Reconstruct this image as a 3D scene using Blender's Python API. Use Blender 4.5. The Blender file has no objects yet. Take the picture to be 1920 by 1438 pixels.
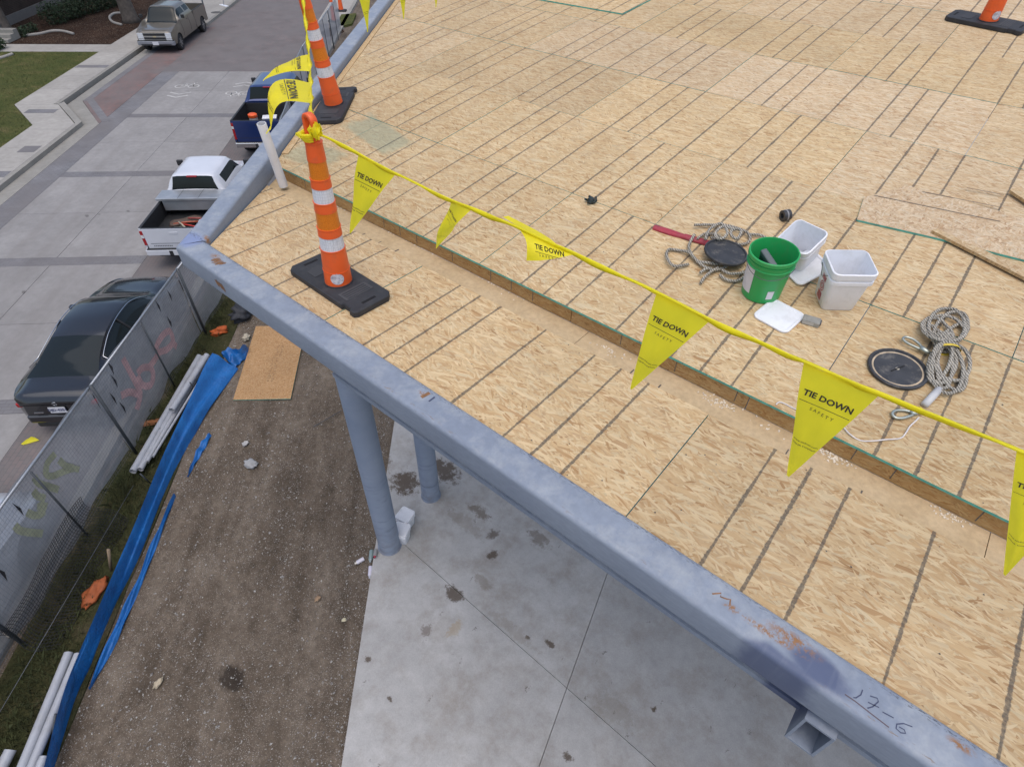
import bpy, bmesh, math, random
from mathutils import Vector, Matrix
from mathutils.geometry import tessellate_polygon
random.seed(7)
scn = bpy.context.scene
COL = scn.collection

# ------------------------------------------------------------------ camera, sky, sun, exposure
F_PX, PXC, PYC = 1077.52, 960.0, 719.0
RX = Vector((0.76760689, -0.45392946, 0.45246847))
RY = Vector((0.64054819, 0.51926407, -0.56574097))
RZ = Vector((0.02185587, 0.72409452, 0.68935437))
CAM = Vector((0.0, 0.0, 9.0))
cam_data = bpy.data.cameras.new('camera')
cam = bpy.data.objects.new('camera', cam_data)
COL.objects.link(cam)
cam.matrix_world = Matrix(((RX[0], RX[1], RX[2], CAM[0]), (RY[0], RY[1], RY[2], CAM[1]), (RZ[0], RZ[1], RZ[2], CAM[2]), (0, 0, 0, 1)))
cam_data.sensor_width = 36.0
cam_data.lens = 36.0 * F_PX / 1920.0
cam_data.clip_start = 0.05
cam_data.clip_end = 600.0
scn.camera = cam

SUN_EL, SUN_AZ = 74.0, 140.0            # a bright overcast: soft high sun
world = bpy.data.worlds.new('World')
scn.world = world
world.use_nodes = True
wn = world.node_tree
sky = wn.nodes.new('ShaderNodeTexSky')
sky.sky_type = 'NISHITA'
sky.sun_disc = False
sky.sun_elevation = math.radians(SUN_EL)
sky.sun_rotation = math.radians(SUN_AZ)
sky.air_density = 1.0
sky.dust_density = 3.0
sky.ozone_density = 0.6
bg = wn.nodes['Background']
bg.inputs['Strength'].default_value = 0.15
wn.links.new(sky.outputs[0], bg.inputs[0])

sun_d = bpy.data.lights.new('sun', 'SUN')
sun_d.energy = 1.1
sun_d.angle = math.radians(90)
sun_d.color = (1.0, 0.975, 0.94)
sun = bpy.data.objects.new('sun', sun_d)
COL.objects.link(sun)
_az = math.radians(SUN_AZ)
_sd = Vector((math.sin(_az) * math.cos(math.radians(SUN_EL)), math.cos(_az) * math.cos(math.radians(SUN_EL)), math.sin(math.radians(SUN_EL))))
sun.rotation_euler = _sd.to_track_quat('Z', 'Y').to_euler()
sun.location = (0, 0, 30)

scn.view_settings.view_transform = 'Standard'
scn.view_settings.look = 'None'
scn.view_settings.gamma = 1.0
scn.view_settings.use_curve_mapping = False
scn.view_settings.exposure = 0.3

# ------------------------------------------------------------------ frames of the place
ZD = CAM.z - 2.524                       # top of the lower roof strip
STEP_Y, STEP_H, SLOPE = 2.862, 0.112, 0.124
def ray(x, y):
    c = Vector(((x - PXC) / F_PX, -(y - PYC) / F_PX, -1.0))
    return Vector((RX.dot(c), RY.dot(c), RZ.dot(c)))
def at(x, y, z=0.0):                     # survey point on a level plane
    d = ray(x, y); return CAM + d * ((z - CAM.z) / d.z)
def deck_z(y): return ZD + STEP_H + SLOPE * (y - STEP_Y)
def up(x, y, off=0.0):                   # survey point on the upper roof plane
    d = ray(x, y); c = ZD + STEP_H + off - SLOPE * STEP_Y
    return CAM + d * ((c - CAM.z) / (d.z - SLOPE * d.y))
def aty(x, y, Y):
    d = ray(x, y); return CAM + d * (Y / d.y)
def S(u, v, z=0.0):                      # street frame: u along the street, v across it
    return Vector((-.7 * u + .714 * v, .714 * u + .7 * v, z))
STREET_ANG = math.atan2(.714, -.7)
def uv_of(p): return (-.7 * p.x + .714 * p.y, .714 * p.x + .7 * p.y)

# ------------------------------------------------------------------ mesh helpers
class MB:
    def __init__(s): s.v = []; s.f = []; s.m = []
    def add(s, vs, fs, mi=0):
        o = len(s.v); s.v += [tuple(v) for v in vs]
        s.f += [tuple(i + o for i in f) for f in fs]; s.m += [mi] * len(fs); return s
    def box(s, x0, x1, y0, y1, z0, z1, mi=0, M=None):
        vs = [Vector((x, y, z)) for z in (z0, z1) for y in (y0, y1) for x in (x0, x1)]
        if M: vs = [M @ v for v in vs]
        return s.add(vs, [(0, 2, 3, 1), (4, 5, 7, 6), (0, 1, 5, 4), (2, 6, 7, 3), (0, 4, 6, 2), (1, 3, 7, 5)], mi)
    def prism(s, poly, z0, z1, mi=0, zf=None, side=None):
        n = len(poly)
        area = sum(poly[i][0] * poly[(i + 1) % n][1] - poly[(i + 1) % n][0] * poly[i][1] for i in range(n))
        if area < 0: poly = poly[::-1]
        zf = zf or (lambda x, y: 0.0)
        vs = [(p[0], p[1], z0 + zf(p[0], p[1])) for p in poly] + [(p[0], p[1], z1 + zf(p[0], p[1])) for p in poly]
        o = len(s.v); s.v += vs
        if n <= 4:
            s.f.append(tuple(o + n + i for i in range(n))); s.f.append(tuple(o + i for i in reversed(range(n)))); s.m += [mi, mi]
        else:
            for t in tessellate_polygon([[Vector((p[0], p[1], 0)) for p in poly]]):
                a, b, c = t
                if (Vector((poly[b][0] - poly[a][0], poly[b][1] - poly[a][1], 0)).cross(Vector((poly[c][0] - poly[a][0], poly[c][1] - poly[a][1], 0)))).z < 0: b, c = c, b
                s.f.append((o + n + a, o + n + b, o + n + c)); s.f.append((o + c, o + b, o + a)); s.m += [mi, mi]
        for i in range(n):
            j = (i + 1) % n
            s.f.append((o + i, o + j, o + n + j, o + n + i)); s.m.append(mi if side is None else side)
        return s
    def tube(s, pts, r, n=8, mi=0, cap=True, r1=None):
        pts = [Vector(p) for p in pts]; k = len(pts); o = len(s.v)
        nrm = None
        for i, p in enumerate(pts):
            t = (pts[min(i + 1, k - 1)] - pts[max(i - 1, 0)]).normalized()
            if nrm is None:
                nrm = t.orthogonal().normalized()
            else:
                nrm = (nrm - t * nrm.dot(t))
                nrm = nrm.normalized() if nrm.length > 1e-6 else t.orthogonal().normalized()
            b = t.cross(nrm)
            rr = r[i] if isinstance(r, (list, tuple)) else (r if r1 is None else r + (r1 - r) * i / max(1, k - 1))
            for j in range(n):
                a = 2 * math.pi * j / n
                s.v.append(tuple(p + nrm * (rr * math.cos(a)) + b * (rr * math.sin(a))))
        for i in range(k - 1):
            for j in range(n):
                a, b = o + i * n + j, o + i * n + (j + 1) % n
                s.f.append((a, b, b + n, a + n)); s.m.append(mi)
        if cap:
            s.f.append(tuple(o + j for j in reversed(range(n)))); s.f.append(tuple(o + (k - 1) * n + j for j in range(n))); s.m += [mi, mi]
        return s
    def lathe(s, prof, n=32, mi=0, M=None, closed=False):
        o = len(s.v)
        for (r, z) in prof:
            for j in range(n):
                a = 2 * math.pi * j / n; v = Vector((r * math.cos(a), r * math.sin(a), z))
                s.v.append(tuple(M @ v if M else v))
        k = len(prof)
        for i in range(k - 1 + (1 if closed else 0)):
            for j in range(n):
                a, b = o + i * n + j, o + i * n + (j + 1) % n
                i2 = (i + 1) % k
                c, d = o + i2 * n + (j + 1) % n, o + i2 * n + j
                s.f.append((a, b, c, d)); s.m.append(mi)
        return s
    def grid(s, rows, mi=0, flip=False, wrap=False):
        o = len(s.v); n = len(rows[0])
        for r in rows: s.v += [tuple(p) for p in r]
        for i in range(len(rows) - 1):
            for j in range(n - (0 if wrap else 1)):
                a, b = o + i * n + j, o + i * n + (j + 1) % n
                f = (a, b, b + n, a + n)
                s.f.append(f[::-1] if flip else f); s.m.append(mi)
        return s
    def build(s, name, mats, parent=None, smooth=False, loc=None, rot=None, bevel=0.0, seg=2, auto=None):
        me = bpy.data.meshes.new(name)
        me.from_pydata(s.v, [], s.f)
        if not isinstance(mats, (list, tuple)): mats = [mats]
        for m in mats: me.materials.append(m)
        if len(mats) > 1: me.polygons.foreach_set('material_index', s.m)
        if bevel:
            bm = bmesh.new(); bm.from_mesh(me)
            bmesh.ops.remove_doubles(bm, verts=bm.verts, dist=1e-5)
            ed = [e for e in bm.edges if len(e.link_faces) == 2 and e.calc_face_angle(0) > 0.5]
            bmesh.ops.bevel(bm, geom=ed, offset=bevel, segments=seg, profile=0.5, affect='EDGES', clamp_overlap=True)
            bm.to_mesh(me); bm.free()
        if smooth:
            me.polygons.foreach_set('use_smooth', [True] * len(me.polygons))
            if auto:
                me.set_sharp_from_angle(angle=math.radians(auto))
        me.update()
        ob = bpy.data.objects.new(name, me)
        COL.objects.link(ob)
        if parent: ob.parent = parent
        if loc is not None: ob.location = loc
        if rot is not None: ob.rotation_euler = rot
        return ob

def tag(o, label=None, cat=None, group=None, kind=None):
    if label: o['label'] = label
    if cat: o['category'] = cat
    if group: o['group'] = group
    if kind: o['kind'] = kind
    return o
def empty(name, loc=(0, 0, 0), rot=(0, 0, 0), **k):
    o = bpy.data.objects.new(name, None); COL.objects.link(o)
    o.empty_display_size = 0.1
    o.location = loc; o.rotation_euler = rot
    return tag(o, **k)
def clone(o, parent=None):
    c = o.copy(); COL.objects.link(c)
    if parent: c.parent = parent
    for ch in list(o.children): clone(ch, c)
    return c
def clip(poly, a, b, c):                 # keep a*x+b*y<=c
    out = []
    for i in range(len(poly)):
        p, q = poly[i], poly[(i + 1) % len(poly)]
        dp, dq = a * p[0] + b * p[1] - c, a * q[0] + b * q[1] - c
        if dp <= 0: out.append(p)
        if (dp < 0 < dq) or (dq < 0 < dp):
            t = dp / (dp - dq); out.append((p[0] + (q[0] - p[0]) * t, p[1] + (q[1] - p[1]) * t))
    return out
def text_mesh(body, size, bold=0.0, space=1.0):
    cu = bpy.data.curves.new('lettering', 'FONT')
    cu.body = body; cu.size = size; cu.offset = bold; cu.space_character = space; cu.resolution_u = 2
    cu.align_x = 'CENTER'; cu.align_y = 'CENTER'
    ob = bpy.data.objects.new('lettering', cu)
    COL.objects.link(ob)
    dg = bpy.context.evaluated_depsgraph_get()
    me = bpy.data.meshes.new_from_object(ob.evaluated_get(dg))
    vs = [v.co.copy() for v in me.vertices]; fs = [tuple(p.vertices) for p in me.polygons]
    bpy.data.objects.remove(ob); bpy.data.meshes.remove(me); bpy.data.curves.remove(cu)
    return vs, fs
def ribbon(pts, w, up_v=Vector((0, 0, 1))):
    pts = [Vector(p) for p in pts]; rows = []
    for i, p in enumerate(pts):
        t = (pts[min(i + 1, len(pts) - 1)] - pts[max(i - 1, 0)]).normalized()
        sd = t.cross(up_v).normalized() * (w[i] if isinstance(w, (list, tuple)) else w) * .5
        rows.append([p - sd, p + sd])
    return rows
def bez(pts, n=8):                       # Catmull-Rom through points
    pts = [Vector(p) for p in pts]; out = []
    for i in range(len(pts) - 1):
        p0, p1, p2, p3 = pts[max(i - 1, 0)], pts[i], pts[i + 1], pts[min(i + 2, len(pts) - 1)]
        for k in range(n):
            t = k / n
            out.append(.5 * ((2 * p1) + (p2 - p0) * t + (2 * p0 - 5 * p1 + 4 * p2 - p3) * t * t + (3 * p1 - p0 - 3 * p2 + p3) * t ** 3))
    out.append(pts[-1]); return out

# ------------------------------------------------------------------ materials
class NT:
    def __init__(s, name):
        s.mat = bpy.data.materials.new(name); s.mat.use_nodes = True
        s.t = s.mat.node_tree; s.b = s.t.nodes['Principled BSDF']; s.out = s.t.nodes['Material Output']
    def n(s, typ, **k):
        x = s.t.nodes.new('ShaderNode' + typ)
        for a, b in k.items(): setattr(x, a, b)
        return x
    def l(s, a, b): s.t.links.new(a, b)
    def put(s, sock, v):
        if hasattr(v, 'is_output'): s.l(v, sock)
        elif isinstance(v, (tuple, list)) and len(v) == 3 and sock.type == 'RGBA': sock.default_value = (*v, 1)
        else: sock.default_value = v
    def math(s, op, a, b=None, c=None, clamp=False):
        x = s.n('Math', operation=op, use_clamp=clamp)
        for i, q in enumerate((a, b, c)):
            if q is not None: s.put(x.inputs[i], q)
        return x.outputs[0]
    def vmath(s, op, a, b=None, sc=None):
        x = s.n('VectorMath', operation=op)
        s.put(x.inputs[0], a)
        if b is not None: s.put(x.inputs[1], b)
        if sc is not None: s.put(x.inputs['Scale'], sc)
        return x.outputs['Value'] if op in ('LENGTH', 'DISTANCE', 'DOT_PRODUCT') else x.outputs[0]
    def mix(s, f, a, b, blend='MIX'):
        x = s.n('Mix', data_type='RGBA', blend_type=blend)
        s.put(x.inputs[0], f); s.put(x.inputs[6], a); s.put(x.inputs[7], b); return x.outputs[2]
    def mixf(s, f, a, b):
        x = s.n('Mix', data_type='FLOAT')
        s.put(x.inputs[0], f); s.put(x.inputs[2], a); s.put(x.inputs[3], b); return x.outputs[0]
    def map(s, v, lo, hi, a=0.0, b=1.0, smooth=False):
        x = s.n('MapRange', clamp=True)
        if smooth: x.interpolation_type = 'SMOOTHSTEP'
        s.put(x.inputs[0], v)
        for i, q in enumerate((lo, hi, a, b)): s.put(x.inputs[i + 1], q)
        return x.outputs[0]
    def ramp(s, v, stops, interp='LINEAR'):
        x = s.n('ValToRGB'); x.color_ramp.interpolation = interp
        el = x.color_ramp.elements
        while len(el) < len(stops): el.new(0.5)
        for e, (p, c) in zip(el, stops): e.position = p; e.color = (*c, 1) if len(c) == 3 else c
        s.put(x.inputs[0], v); return x.outputs[0]
    def noise(s, vec, scale, detail=3, rough=.55, dim='3D'):
        x = s.n('TexNoise', noise_dimensions=dim)
        s.put(x.inputs['Vector'], vec); x.inputs['Scale'].default_value = scale
        x.inputs['Detail'].default_value = detail; x.inputs['Roughness'].default_value = rough
        return x.outputs[0]
    def vor(s, vec, scale, feature='F1', dim='3D', rnd=1.0):
        x = s.n('TexVoronoi', feature=feature, voronoi_dimensions=dim)
        s.put(x.inputs['Vector'], vec); x.inputs['Scale'].default_value = scale; x.inputs['Randomness'].default_value = rnd
        return x
    def mapping(s, vec, loc=(0, 0, 0), rot=(0, 0, 0), sc=(1, 1, 1)):
        x = s.n('Mapping'); s.put(x.inputs[0], vec)
        x.inputs['Location'].default_value = loc; x.inputs['Rotation'].default_value = rot; x.inputs['Scale'].default_value = sc
        return x.outputs[0]
    def obj(s): return s.n('TexCoord').outputs['Object']
    def pos(s): return s.n('NewGeometry').outputs['Position']
    def rnd(s): return s.n('ObjectInfo').outputs['Random']
    def sep(s, v):
        x = s.n('SeparateXYZ'); s.put(x.inputs[0], v); return x.outputs
    def comb(s, a, b, c):
        x = s.n('CombineXYZ')
        for i, q in enumerate((a, b, c)): s.put(x.inputs[i], q)
        return x.outputs[0]
    def bump(s, h, strength=.3, dist=.01):
        x = s.n('Bump'); x.inputs['Strength'].default_value = strength; x.inputs['Distance'].default_value = dist
        s.put(x.inputs['Height'], h); s.l(x.outputs[0], s.b.inputs['Normal'])
    def set(s, col=None, rough=None, metal=None, coat=None, spec=None, **k):
        if col is not None: s.put(s.b.inputs['Base Color'], col)
        if rough is not None: s.put(s.b.inputs['Roughness'], rough)
        if metal is not None: s.put(s.b.inputs['Metallic'], metal)
        if coat is not None: s.b.inputs['Coat Weight'].default_value = coat; s.b.inputs['Coat Roughness'].default_value = .06
        if spec is not None: s.b.inputs['Specular IOR Level'].default_value = spec
        return s.mat

def simple(name, col, rough=.6, var=.12, scale=6, metal=0, coat=None, bump=0, spec=None, dirt=None):
    m = NT(name); p = m.obj()
    nz = m.noise(p, scale, 4)
    f = m.map(nz, .3, .7, 1 - var, 1 + var)
    c = m.mix(1.0, col, m.comb(f, f, f), 'MULTIPLY')
    if dirt:
        d = m.map(m.noise(m.vmath('ADD', p, (3.1, 7.7, 1.3)), dirt[2], 5, .7), .5, .72)
        c = m.mix(m.math('MULTIPLY', d, dirt[1]), c, dirt[0])
    if bump: m.bump(m.noise(p, scale * 6, 3), bump, .005)
    return m.set(c, m.map(nz, .3, .7, rough * .9, min(1, rough * 1.1)), metal, coat, spec)

INCH = 0.0254 * 2.5 / 2.4384
def osb_material(name, lines=True, tint=(1, 1, 1), scale=1.0, axis=0.0, random_dir=False, stain=None, lw=1.0, vertical=False):
    m = NT(name); p = m.obj()
    if vertical:
        _s = m.sep(p); p = m.comb(_s[0], _s[2], 0.0)
    off = m.math('MULTIPLY', m.rnd(), 37.0)
    q = m.vmath('ADD', p, m.comb(off, m.math('MULTIPLY', off, 1.7), 0.0))
    best_h = best_t = None; fib = None
    angs = [(-4, .115, .021), (19, .085, .015), (-22, .09, .016), (8, .055, .009), (43, .07, .013), (-46, .065, .012), (-10, .16, .03)]
    if random_dir: angs = [(-10, .05, .013), (40, .05, .012), (-45, .05, .012), (85, .045, .012), (20, .04, .01), (-70, .04, .01)]
    for i, (a, ln, wd) in enumerate(angs):
        mp = m.mapping(q, rot=(0, 0, math.radians(a + axis)))
        mp = m.mapping(mp, loc=(i * 13.7, i * 5.3, 0), sc=(1 / (ln * scale), 1 / (wd * scale), 1))
        v = m.vor(mp, 1.0, dim='2D')
        r = m.sep(v.outputs['Color'])
        h, t = r[0], r[1]
        if i >= 4 and not random_dir: h = m.math('MULTIPLY', h, .93)
        fb = m.noise(m.mapping(mp, sc=(.35, 4.0, 1)), 2.2, 2, dim='2D')
        if best_h is None: best_h, best_t, fib = h, t, fb
        else:
            g = m.math('GREATER_THAN', h, best_h)
            best_h = m.math('MAXIMUM', h, best_h)
            best_t = m.mixf(g, best_t, t); fib = m.mixf(g, fib, fb)
    col = m.ramp(best_t, [(0.0, (.33, .205, .115)), (.04, (.42, .275, .16)), (.13, (.475, .333, .205)), (.32, (.51, .375, .24)), (.56, (.545, .415, .28)), (.8, (.61, .49, .35)), (.93, (.54, .45, .335)), (1.0, (.40, .26, .155))])
    fb = m.map(fib, .25, .75, .84, 1.13)
    sh = m.map(best_h, .62, .98, .90, 1.04)
    fb = m.math('MULTIPLY', fb, sh)
    col = m.mix(1.0, col, m.comb(fb, fb, m.math('MULTIPLY', fb, .99)), 'MULTIPLY')
    big = m.map(m.noise(q, 1.3, 3), .3, .7, .92, 1.07)
    col = m.mix(1.0, col, m.comb(big, big, big), 'MULTIPLY')
    prt = m.math('MULTIPLY_ADD', m.rnd(), .20, .89)
    r2 = m.math('FRACT', m.math('MULTIPLY', m.rnd(), 7.31)); hb = m.math('MULTIPLY_ADD', r2, .16, .90)
    col = m.mix(1.0, col, m.comb(prt, m.math('MULTIPLY', prt, m.math('MULTIPLY_ADD', r2, .03, .985)), m.math('MULTIPLY', prt, hb)), 'MULTIPLY')
    smg = m.map(m.noise(q, 2.6, 6, .68), .52, .78, 0, .42)
    col = m.mix(smg, col, m.mix(1.0, (.40, .335, .26), m.comb(fb, fb, fb), 'MULTIPLY'))
    col = m.mix(1.0, col, tint, 'MULTIPLY')
    if stain:
        wp = m.pos(); sx = m.sep(wp)
        for (cx, cy, rx, ry, ang, colr, amt) in stain:
            ca, sa = math.cos(ang), math.sin(ang)
            dx = m.math('SUBTRACT', sx[0], cx); dy = m.math('SUBTRACT', sx[1], cy)
            ex = m.math('DIVIDE', m.math('ADD', m.math('MULTIPLY', dx, ca), m.math('MULTIPLY', dy, sa)), rx)
            ey = m.math('DIVIDE', m.math('SUBTRACT', m.math('MULTIPLY', dy, ca), m.math('MULTIPLY', dx, sa)), ry)
            d = m.math('MAXIMUM', m.math('ABSOLUTE', ex), m.math('ABSOLUTE', ey))
            d = m.math('ADD', d, m.map(m.noise(wp, 9, 5, .7), 0, 1, -.35, .35))
            col = m.mix(m.math('MULTIPLY', m.map(d, .75, 1.0, 1, 0), amt), col, m.mix(1.0, colr, m.comb(fb, fb, fb), 'MULTIPLY'))
    if lines:
        xy = m.sep(p)
        xw = m.math('ADD', xy[0], m.math('MULTIPLY', m.math('SUBTRACT', m.noise(p, 2.0, 1), .5), .006))
        dmin = None
        for k in (16, 24, 32, 48, 64, 72, 80):
            d = m.math('ABSOLUTE', m.math('SUBTRACT', xw, k * INCH))
            dmin = d if dmin is None else m.math('MINIMUM', dmin, d)
        wv = m.noise(m.mapping(q, sc=(3, 2.2, 1)), 1.7, 4, .6)
        wid = m.map(wv, .3, .7, .0030 * lw, .0080 * lw)
        ed = m.noise(q, 42, 4, .7)
        wid = m.math('MULTIPLY', wid, m.map(ed, .3, .7, .55, 1.5))
        msk = m.map(m.math('SUBTRACT', dmin, wid), -.0018, .0018, 1, 0)
        msk = m.math('MULTIPLY', msk, m.map(m.noise(q, 60, 4, .7), .3, .6, .5, .86))
        col = m.mix(msk, col, (.075, .068, .06))
    m.bump(m.math('ADD', m.math('MULTIPLY', best_h, .5), m.math('MULTIPLY', fib, .5)), .22, .004)
    return m.set(col, m.map(fib, .3, .7, .72, .9), spec=.25)
# ------------------------------------------------------------------ shared materials
GREEN_STAIN = [(-4.98, 3.86, .50, .20, -.2, (.27, .30, .21), .6), (-5.2, 3.2, .33, .2, .1, (.29, .32, .22), .5)]
M_OSB_UP = osb_material('osb_upper', tint=(1.0, .975, .875), lw=1.45, scale=.8, stain=GREEN_STAIN)
M_OSB_LOW = osb_material('osb_lower', tint=(1.03, .975, .82), lw=1.5, scale=.88)
M_OSB_PLAIN = osb_material('osb_plain', lines=False, random_dir=True, tint=(.98, .96, .9))
M_OSB_GROUND = osb_material('osb_ground', lines=False, random_dir=True, tint=(.86, .68, .48))
M_OSB_FACE = osb_material('osb_face', lines=False, vertical=True, scale=.6, tint=(.66, .52, .32))
M_OSB_EDGE = osb_material('osb_edge', lines=False, scale=.35, tint=(.92, .86, .72))
M_TEAL = simple('teal_edge_paint', (.085, .38, .32), .6, .3, 18, dirt=((.25, .3, .25), .5, 30))
M_INK = simple('ink', (.10, .085, .07), .8, .4, 60)

def steel_material():
    m = NT('primer_steel'); p = m.pos(); s = m.sep(p)
    n1 = m.noise(p, 2.2, 4); n2 = m.noise(m.mapping(p, sc=(1, 1, 4)), 22, 4, .65)
    c = m.ramp(n1, [(.25, (.205, .238, .298)), (.5, (.23, .264, .323)), (.75, (.258, .292, .348))])
    f = m.map(n2, .3, .7, .9, 1.08); c = m.mix(1.0, c, m.comb(f, f, f), 'MULTIPLY')
    dust = m.math('MULTIPLY', m.map(m.noise(p, 5.5, 5, .7), .45, .75), m.map(m.sep(m.n('NewGeometry').outputs['Normal'])[2], .3, .9))
    c = m.mix(m.math('MULTIPLY', dust, .6), c, (.44, .455, .46))
    # overspray of darker fresh primer, and rust where it was ground or scraped
    spots = [(.43, 1.55, .13, .075, (.07, .09, .165), .9), (.3, 1.47, .15, .05, (.075, .095, .165), .85), (-4.72, 1.6, .11, .1, (.2, .25, .42), .85)]
    rust = [(.31, 1.60, .12, .035), (.22, 1.56, .16, .02), (-4.33, 1.60, .07, .032), (-1.98, 1.60, .035, .02), (.05, 1.56, .05, .02), (.95, 1.62, .05, .02), (-4.62, 1.70, .07, .03)]
    for (cx, cy, rx, ry, cc, amt) in spots:
        d = m.vmath('LENGTH', m.comb(m.math('DIVIDE', m.math('SUBTRACT', s[0], cx), rx), m.math('DIVIDE', m.math('SUBTRACT', s[1], cy), ry), 0.0))
        d = m.math('ADD', d, m.map(m.noise(p, 9, 4), 0, 1, -.4, .4))
        c = m.mix(m.math('MULTIPLY', m.map(d, .6, 1.25, 1, 0, True), amt), c, cc)
    rf = m.noise(p, 55, 4, .7); rr = m.noise(p, 14, 4, .7)
    rm = None
    topm = m.map(s[2], ZD - .03, ZD + .0)
    for (cx, cy, rx, ry) in rust:
        d = m.vmath('LENGTH', m.comb(m.math('DIVIDE', m.math('SUBTRACT', s[0], cx), rx), m.math('DIVIDE', m.math('SUBTRACT', s[1], cy), ry), 0.0))
        k = m.math('MULTIPLY', m.map(d, .4, 1.2, 1, 0), m.map(m.math('ADD', rf, m.math('MULTIPLY', rr, .6)), .72, .86))
        rm = k if rm is None else m.math('MAXIMUM', rm, k)
    # scuffs along the inner arris of the front tube
    sc = m.math('MULTIPLY', m.map(m.math('ABSOLUTE', m.math('SUBTRACT', s[1], 1.655)), .006, .026, 1, 0), m.map(m.noise(m.mapping(p, sc=(1, 3, 3)), 40, 3, .7), .53, .59))
    sc = m.math('MULTIPLY', sc, m.map(m.noise(p, 1.6, 3), .40, .56))
    sc2 = m.math('MULTIPLY', m.map(m.math('ABSOLUTE', m.math('SUBTRACT', s[1], 1.497)), .002, .02, 1, 0), m.map(m.noise(m.mapping(p, sc=(.6, 3, 3)), 30, 4, .75), .57, .62))
    sc2 = m.math('MULTIPLY', sc2, m.map(m.noise(m.vmath('ADD', p, (5, 1, 2)), 1.3, 3), .48, .6))
    c = m.mix(m.math('MULTIPLY', sc2, .8), c, (.20, .15, .11))
    drip = m.math('MULTIPLY', m.map(m.noise(m.mapping(p, sc=(9, 1, .7)), 2.2, 4, .6), .55, .75, 0, .35), m.map(s[2], ZD - .2, ZD + .03, .4, 1))
    c = m.mix(drip, c, (.20, .225, .275))
    sp = m.map(m.noise(p, 70, 2), .74, .77)
    rm = m.math('MULTIPLY', rm, topm)
    c = m.mix(rm, c, m.mix(rf, (.16, .07, .03), (.36, .19, .08)))
    c = m.mix(m.math('MULTIPLY', sc, .85), c, (.05, .05, .06))
    c = m.mix(m.math('MULTIPLY', sp, .6), c, (.16, .13, .11))
    m.bump(n2, .08, .003)
    return m.set(c, m.map(n1, .3, .7, .52, .66), 0.0, spec=.4)
M_STEEL = steel_material()
def column_material():
    m = NT('column_primer'); p = m.pos()
    z = m.sep(p)[2]
    n1 = m.noise(p, 1.8, 4)
    c = m.ramp(n1, [(.3, (.215, .262, .345)), (.7, (.28, .325, .405))])
    sm = m.math('MULTIPLY', m.map(m.noise(m.mapping(p, sc=(1, 1, 5)), 2.0, 5, .7), .56, .68), m.map(z, 1.2, 2.6, 1, .15))
    c = m.mix(m.math('MULTIPLY', sm, .55), c, (.11, .125, .16))
    low = m.map(z, .05, 1.0, .6, 0); c = m.mix(m.math('MULTIPLY', low, m.map(m.noise(p, 7, 4), .4, .65)), c, (.17, .16, .17))
    m.bump(m.noise(p, 30, 3), .05, .003)
    return m.set(c, .6, spec=.35)
M_COL = column_material()

# ------------------------------------------------------------------ steel edge of the roof
frame = empty('steel_roof_frame', S(4.4, -2.2, 0), label='blue grey primed steel roof edge and round columns holding up the plywood deck', cat='steel frame')
def ring_rect(w, h, r, n=5):              # closed rounded rectangle section (a: across, b: up)
    out = []
    for cx, cy, a0 in ((w / 2 - r, h / 2 - r, 0), (-w / 2 + r, h / 2 - r, 90), (-w / 2 + r, -h / 2 + r, 180), (w / 2 - r, -h / 2 + r, 270)):
        for k in range(n + 1):
            a = math.radians(a0 + 90 * k / n); out.append((cx + r * math.cos(a), cy + r * math.sin(a)))
    return out
TW = .205
ZT = ZD + .05
# outer line of front tube: y=1.47..1.675 ; left tube follows the deck slope along direction LD
LD = Vector((-.555, .832, 0)).normalized()
LN = Vector((LD.y, -LD.x, 0))             # towards the roof
inner0 = Vector((-4.62, 1.675, 0))        # inner corner in plan
frame_inv = Matrix.Translation(-frame.location)
def to_frame(p): return Vector(p) - frame.location
sec = ring_rect(TW, TW, .030)
# front tube: section (a across +y inward, b up)
mb = MB(); rows = []
mit = (LD.x / LD.y)
import_n = 60
for i in range(import_n + 1):
    t = i / import_n
    row = []
    for (a, b) in sec:
        yy = 1.5725 + a
        x_m = None
        # mitre plane in plan through inner corner and outer corner
        n1 = Vector((0, 1, 0)); n2 = -LN
        # points on mitre: offset both lines equally outward by k: p = inner0 + e*k
        e = (Vector((0, -1, 0)) + (-LN)) / (1 + Vector((0, -1, 0)).dot(-LN))
        k = 1.675 - yy
        x_m = inner0.x + e.x * k
        x = x_m + (7.5 - x_m) * t
        row.append(to_frame((x, yy, ZT - TW / 2 + b)))
    rows.append(row)
mb.grid(rows, wrap=True)
mb.build('fascia_tube', M_STEEL, frame, smooth=True, auto=35)
mb = MB(); rows = []
for i in range(41):
    t = i / 40
    row = []
    for (a, b) in sec:
        k = TW / 2 - a                     # distance outward from the inner face
        e = (Vector((0, -1, 0)) + (-LN)) / (1 + Vector((0, -1, 0)).dot(-LN))
        p0 = inner0 + e * k
        p = p0 + LD * (16.0 * t)
        z = ZT - TW / 2 + b + SLOPE * max(0, p.y - 1.6)
        row.append(to_frame((p.x, p.y, z)))
    rows.append(row)
mb.grid(rows, wrap=True, flip=False)
mb.build('edge_tube', M_STEEL, frame, smooth=True, auto=35)
# lower wide flange under the fascia, starting beside the corner column
mb = MB()
for (y0, y1, z0, z1) in ((1.54, 1.70, -.185, -.168), (1.61, 1.628, -.352, -.185), (1.577, 1.72, -.388, -.352)):
    mb.box(-2.95, 7.5, y0, y1, ZD + z0, ZD + z1, M=Matrix.Translation(-frame.location))
mb.build('lower_beam', M_STEEL, frame)
mb = MB().box(-4.5, 7.5, 1.505, 1.64, ZD - .168, ZD - .157, M=Matrix.Translation(-frame.location))
mb.build('shim_plate', M_STEEL, frame)
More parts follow.
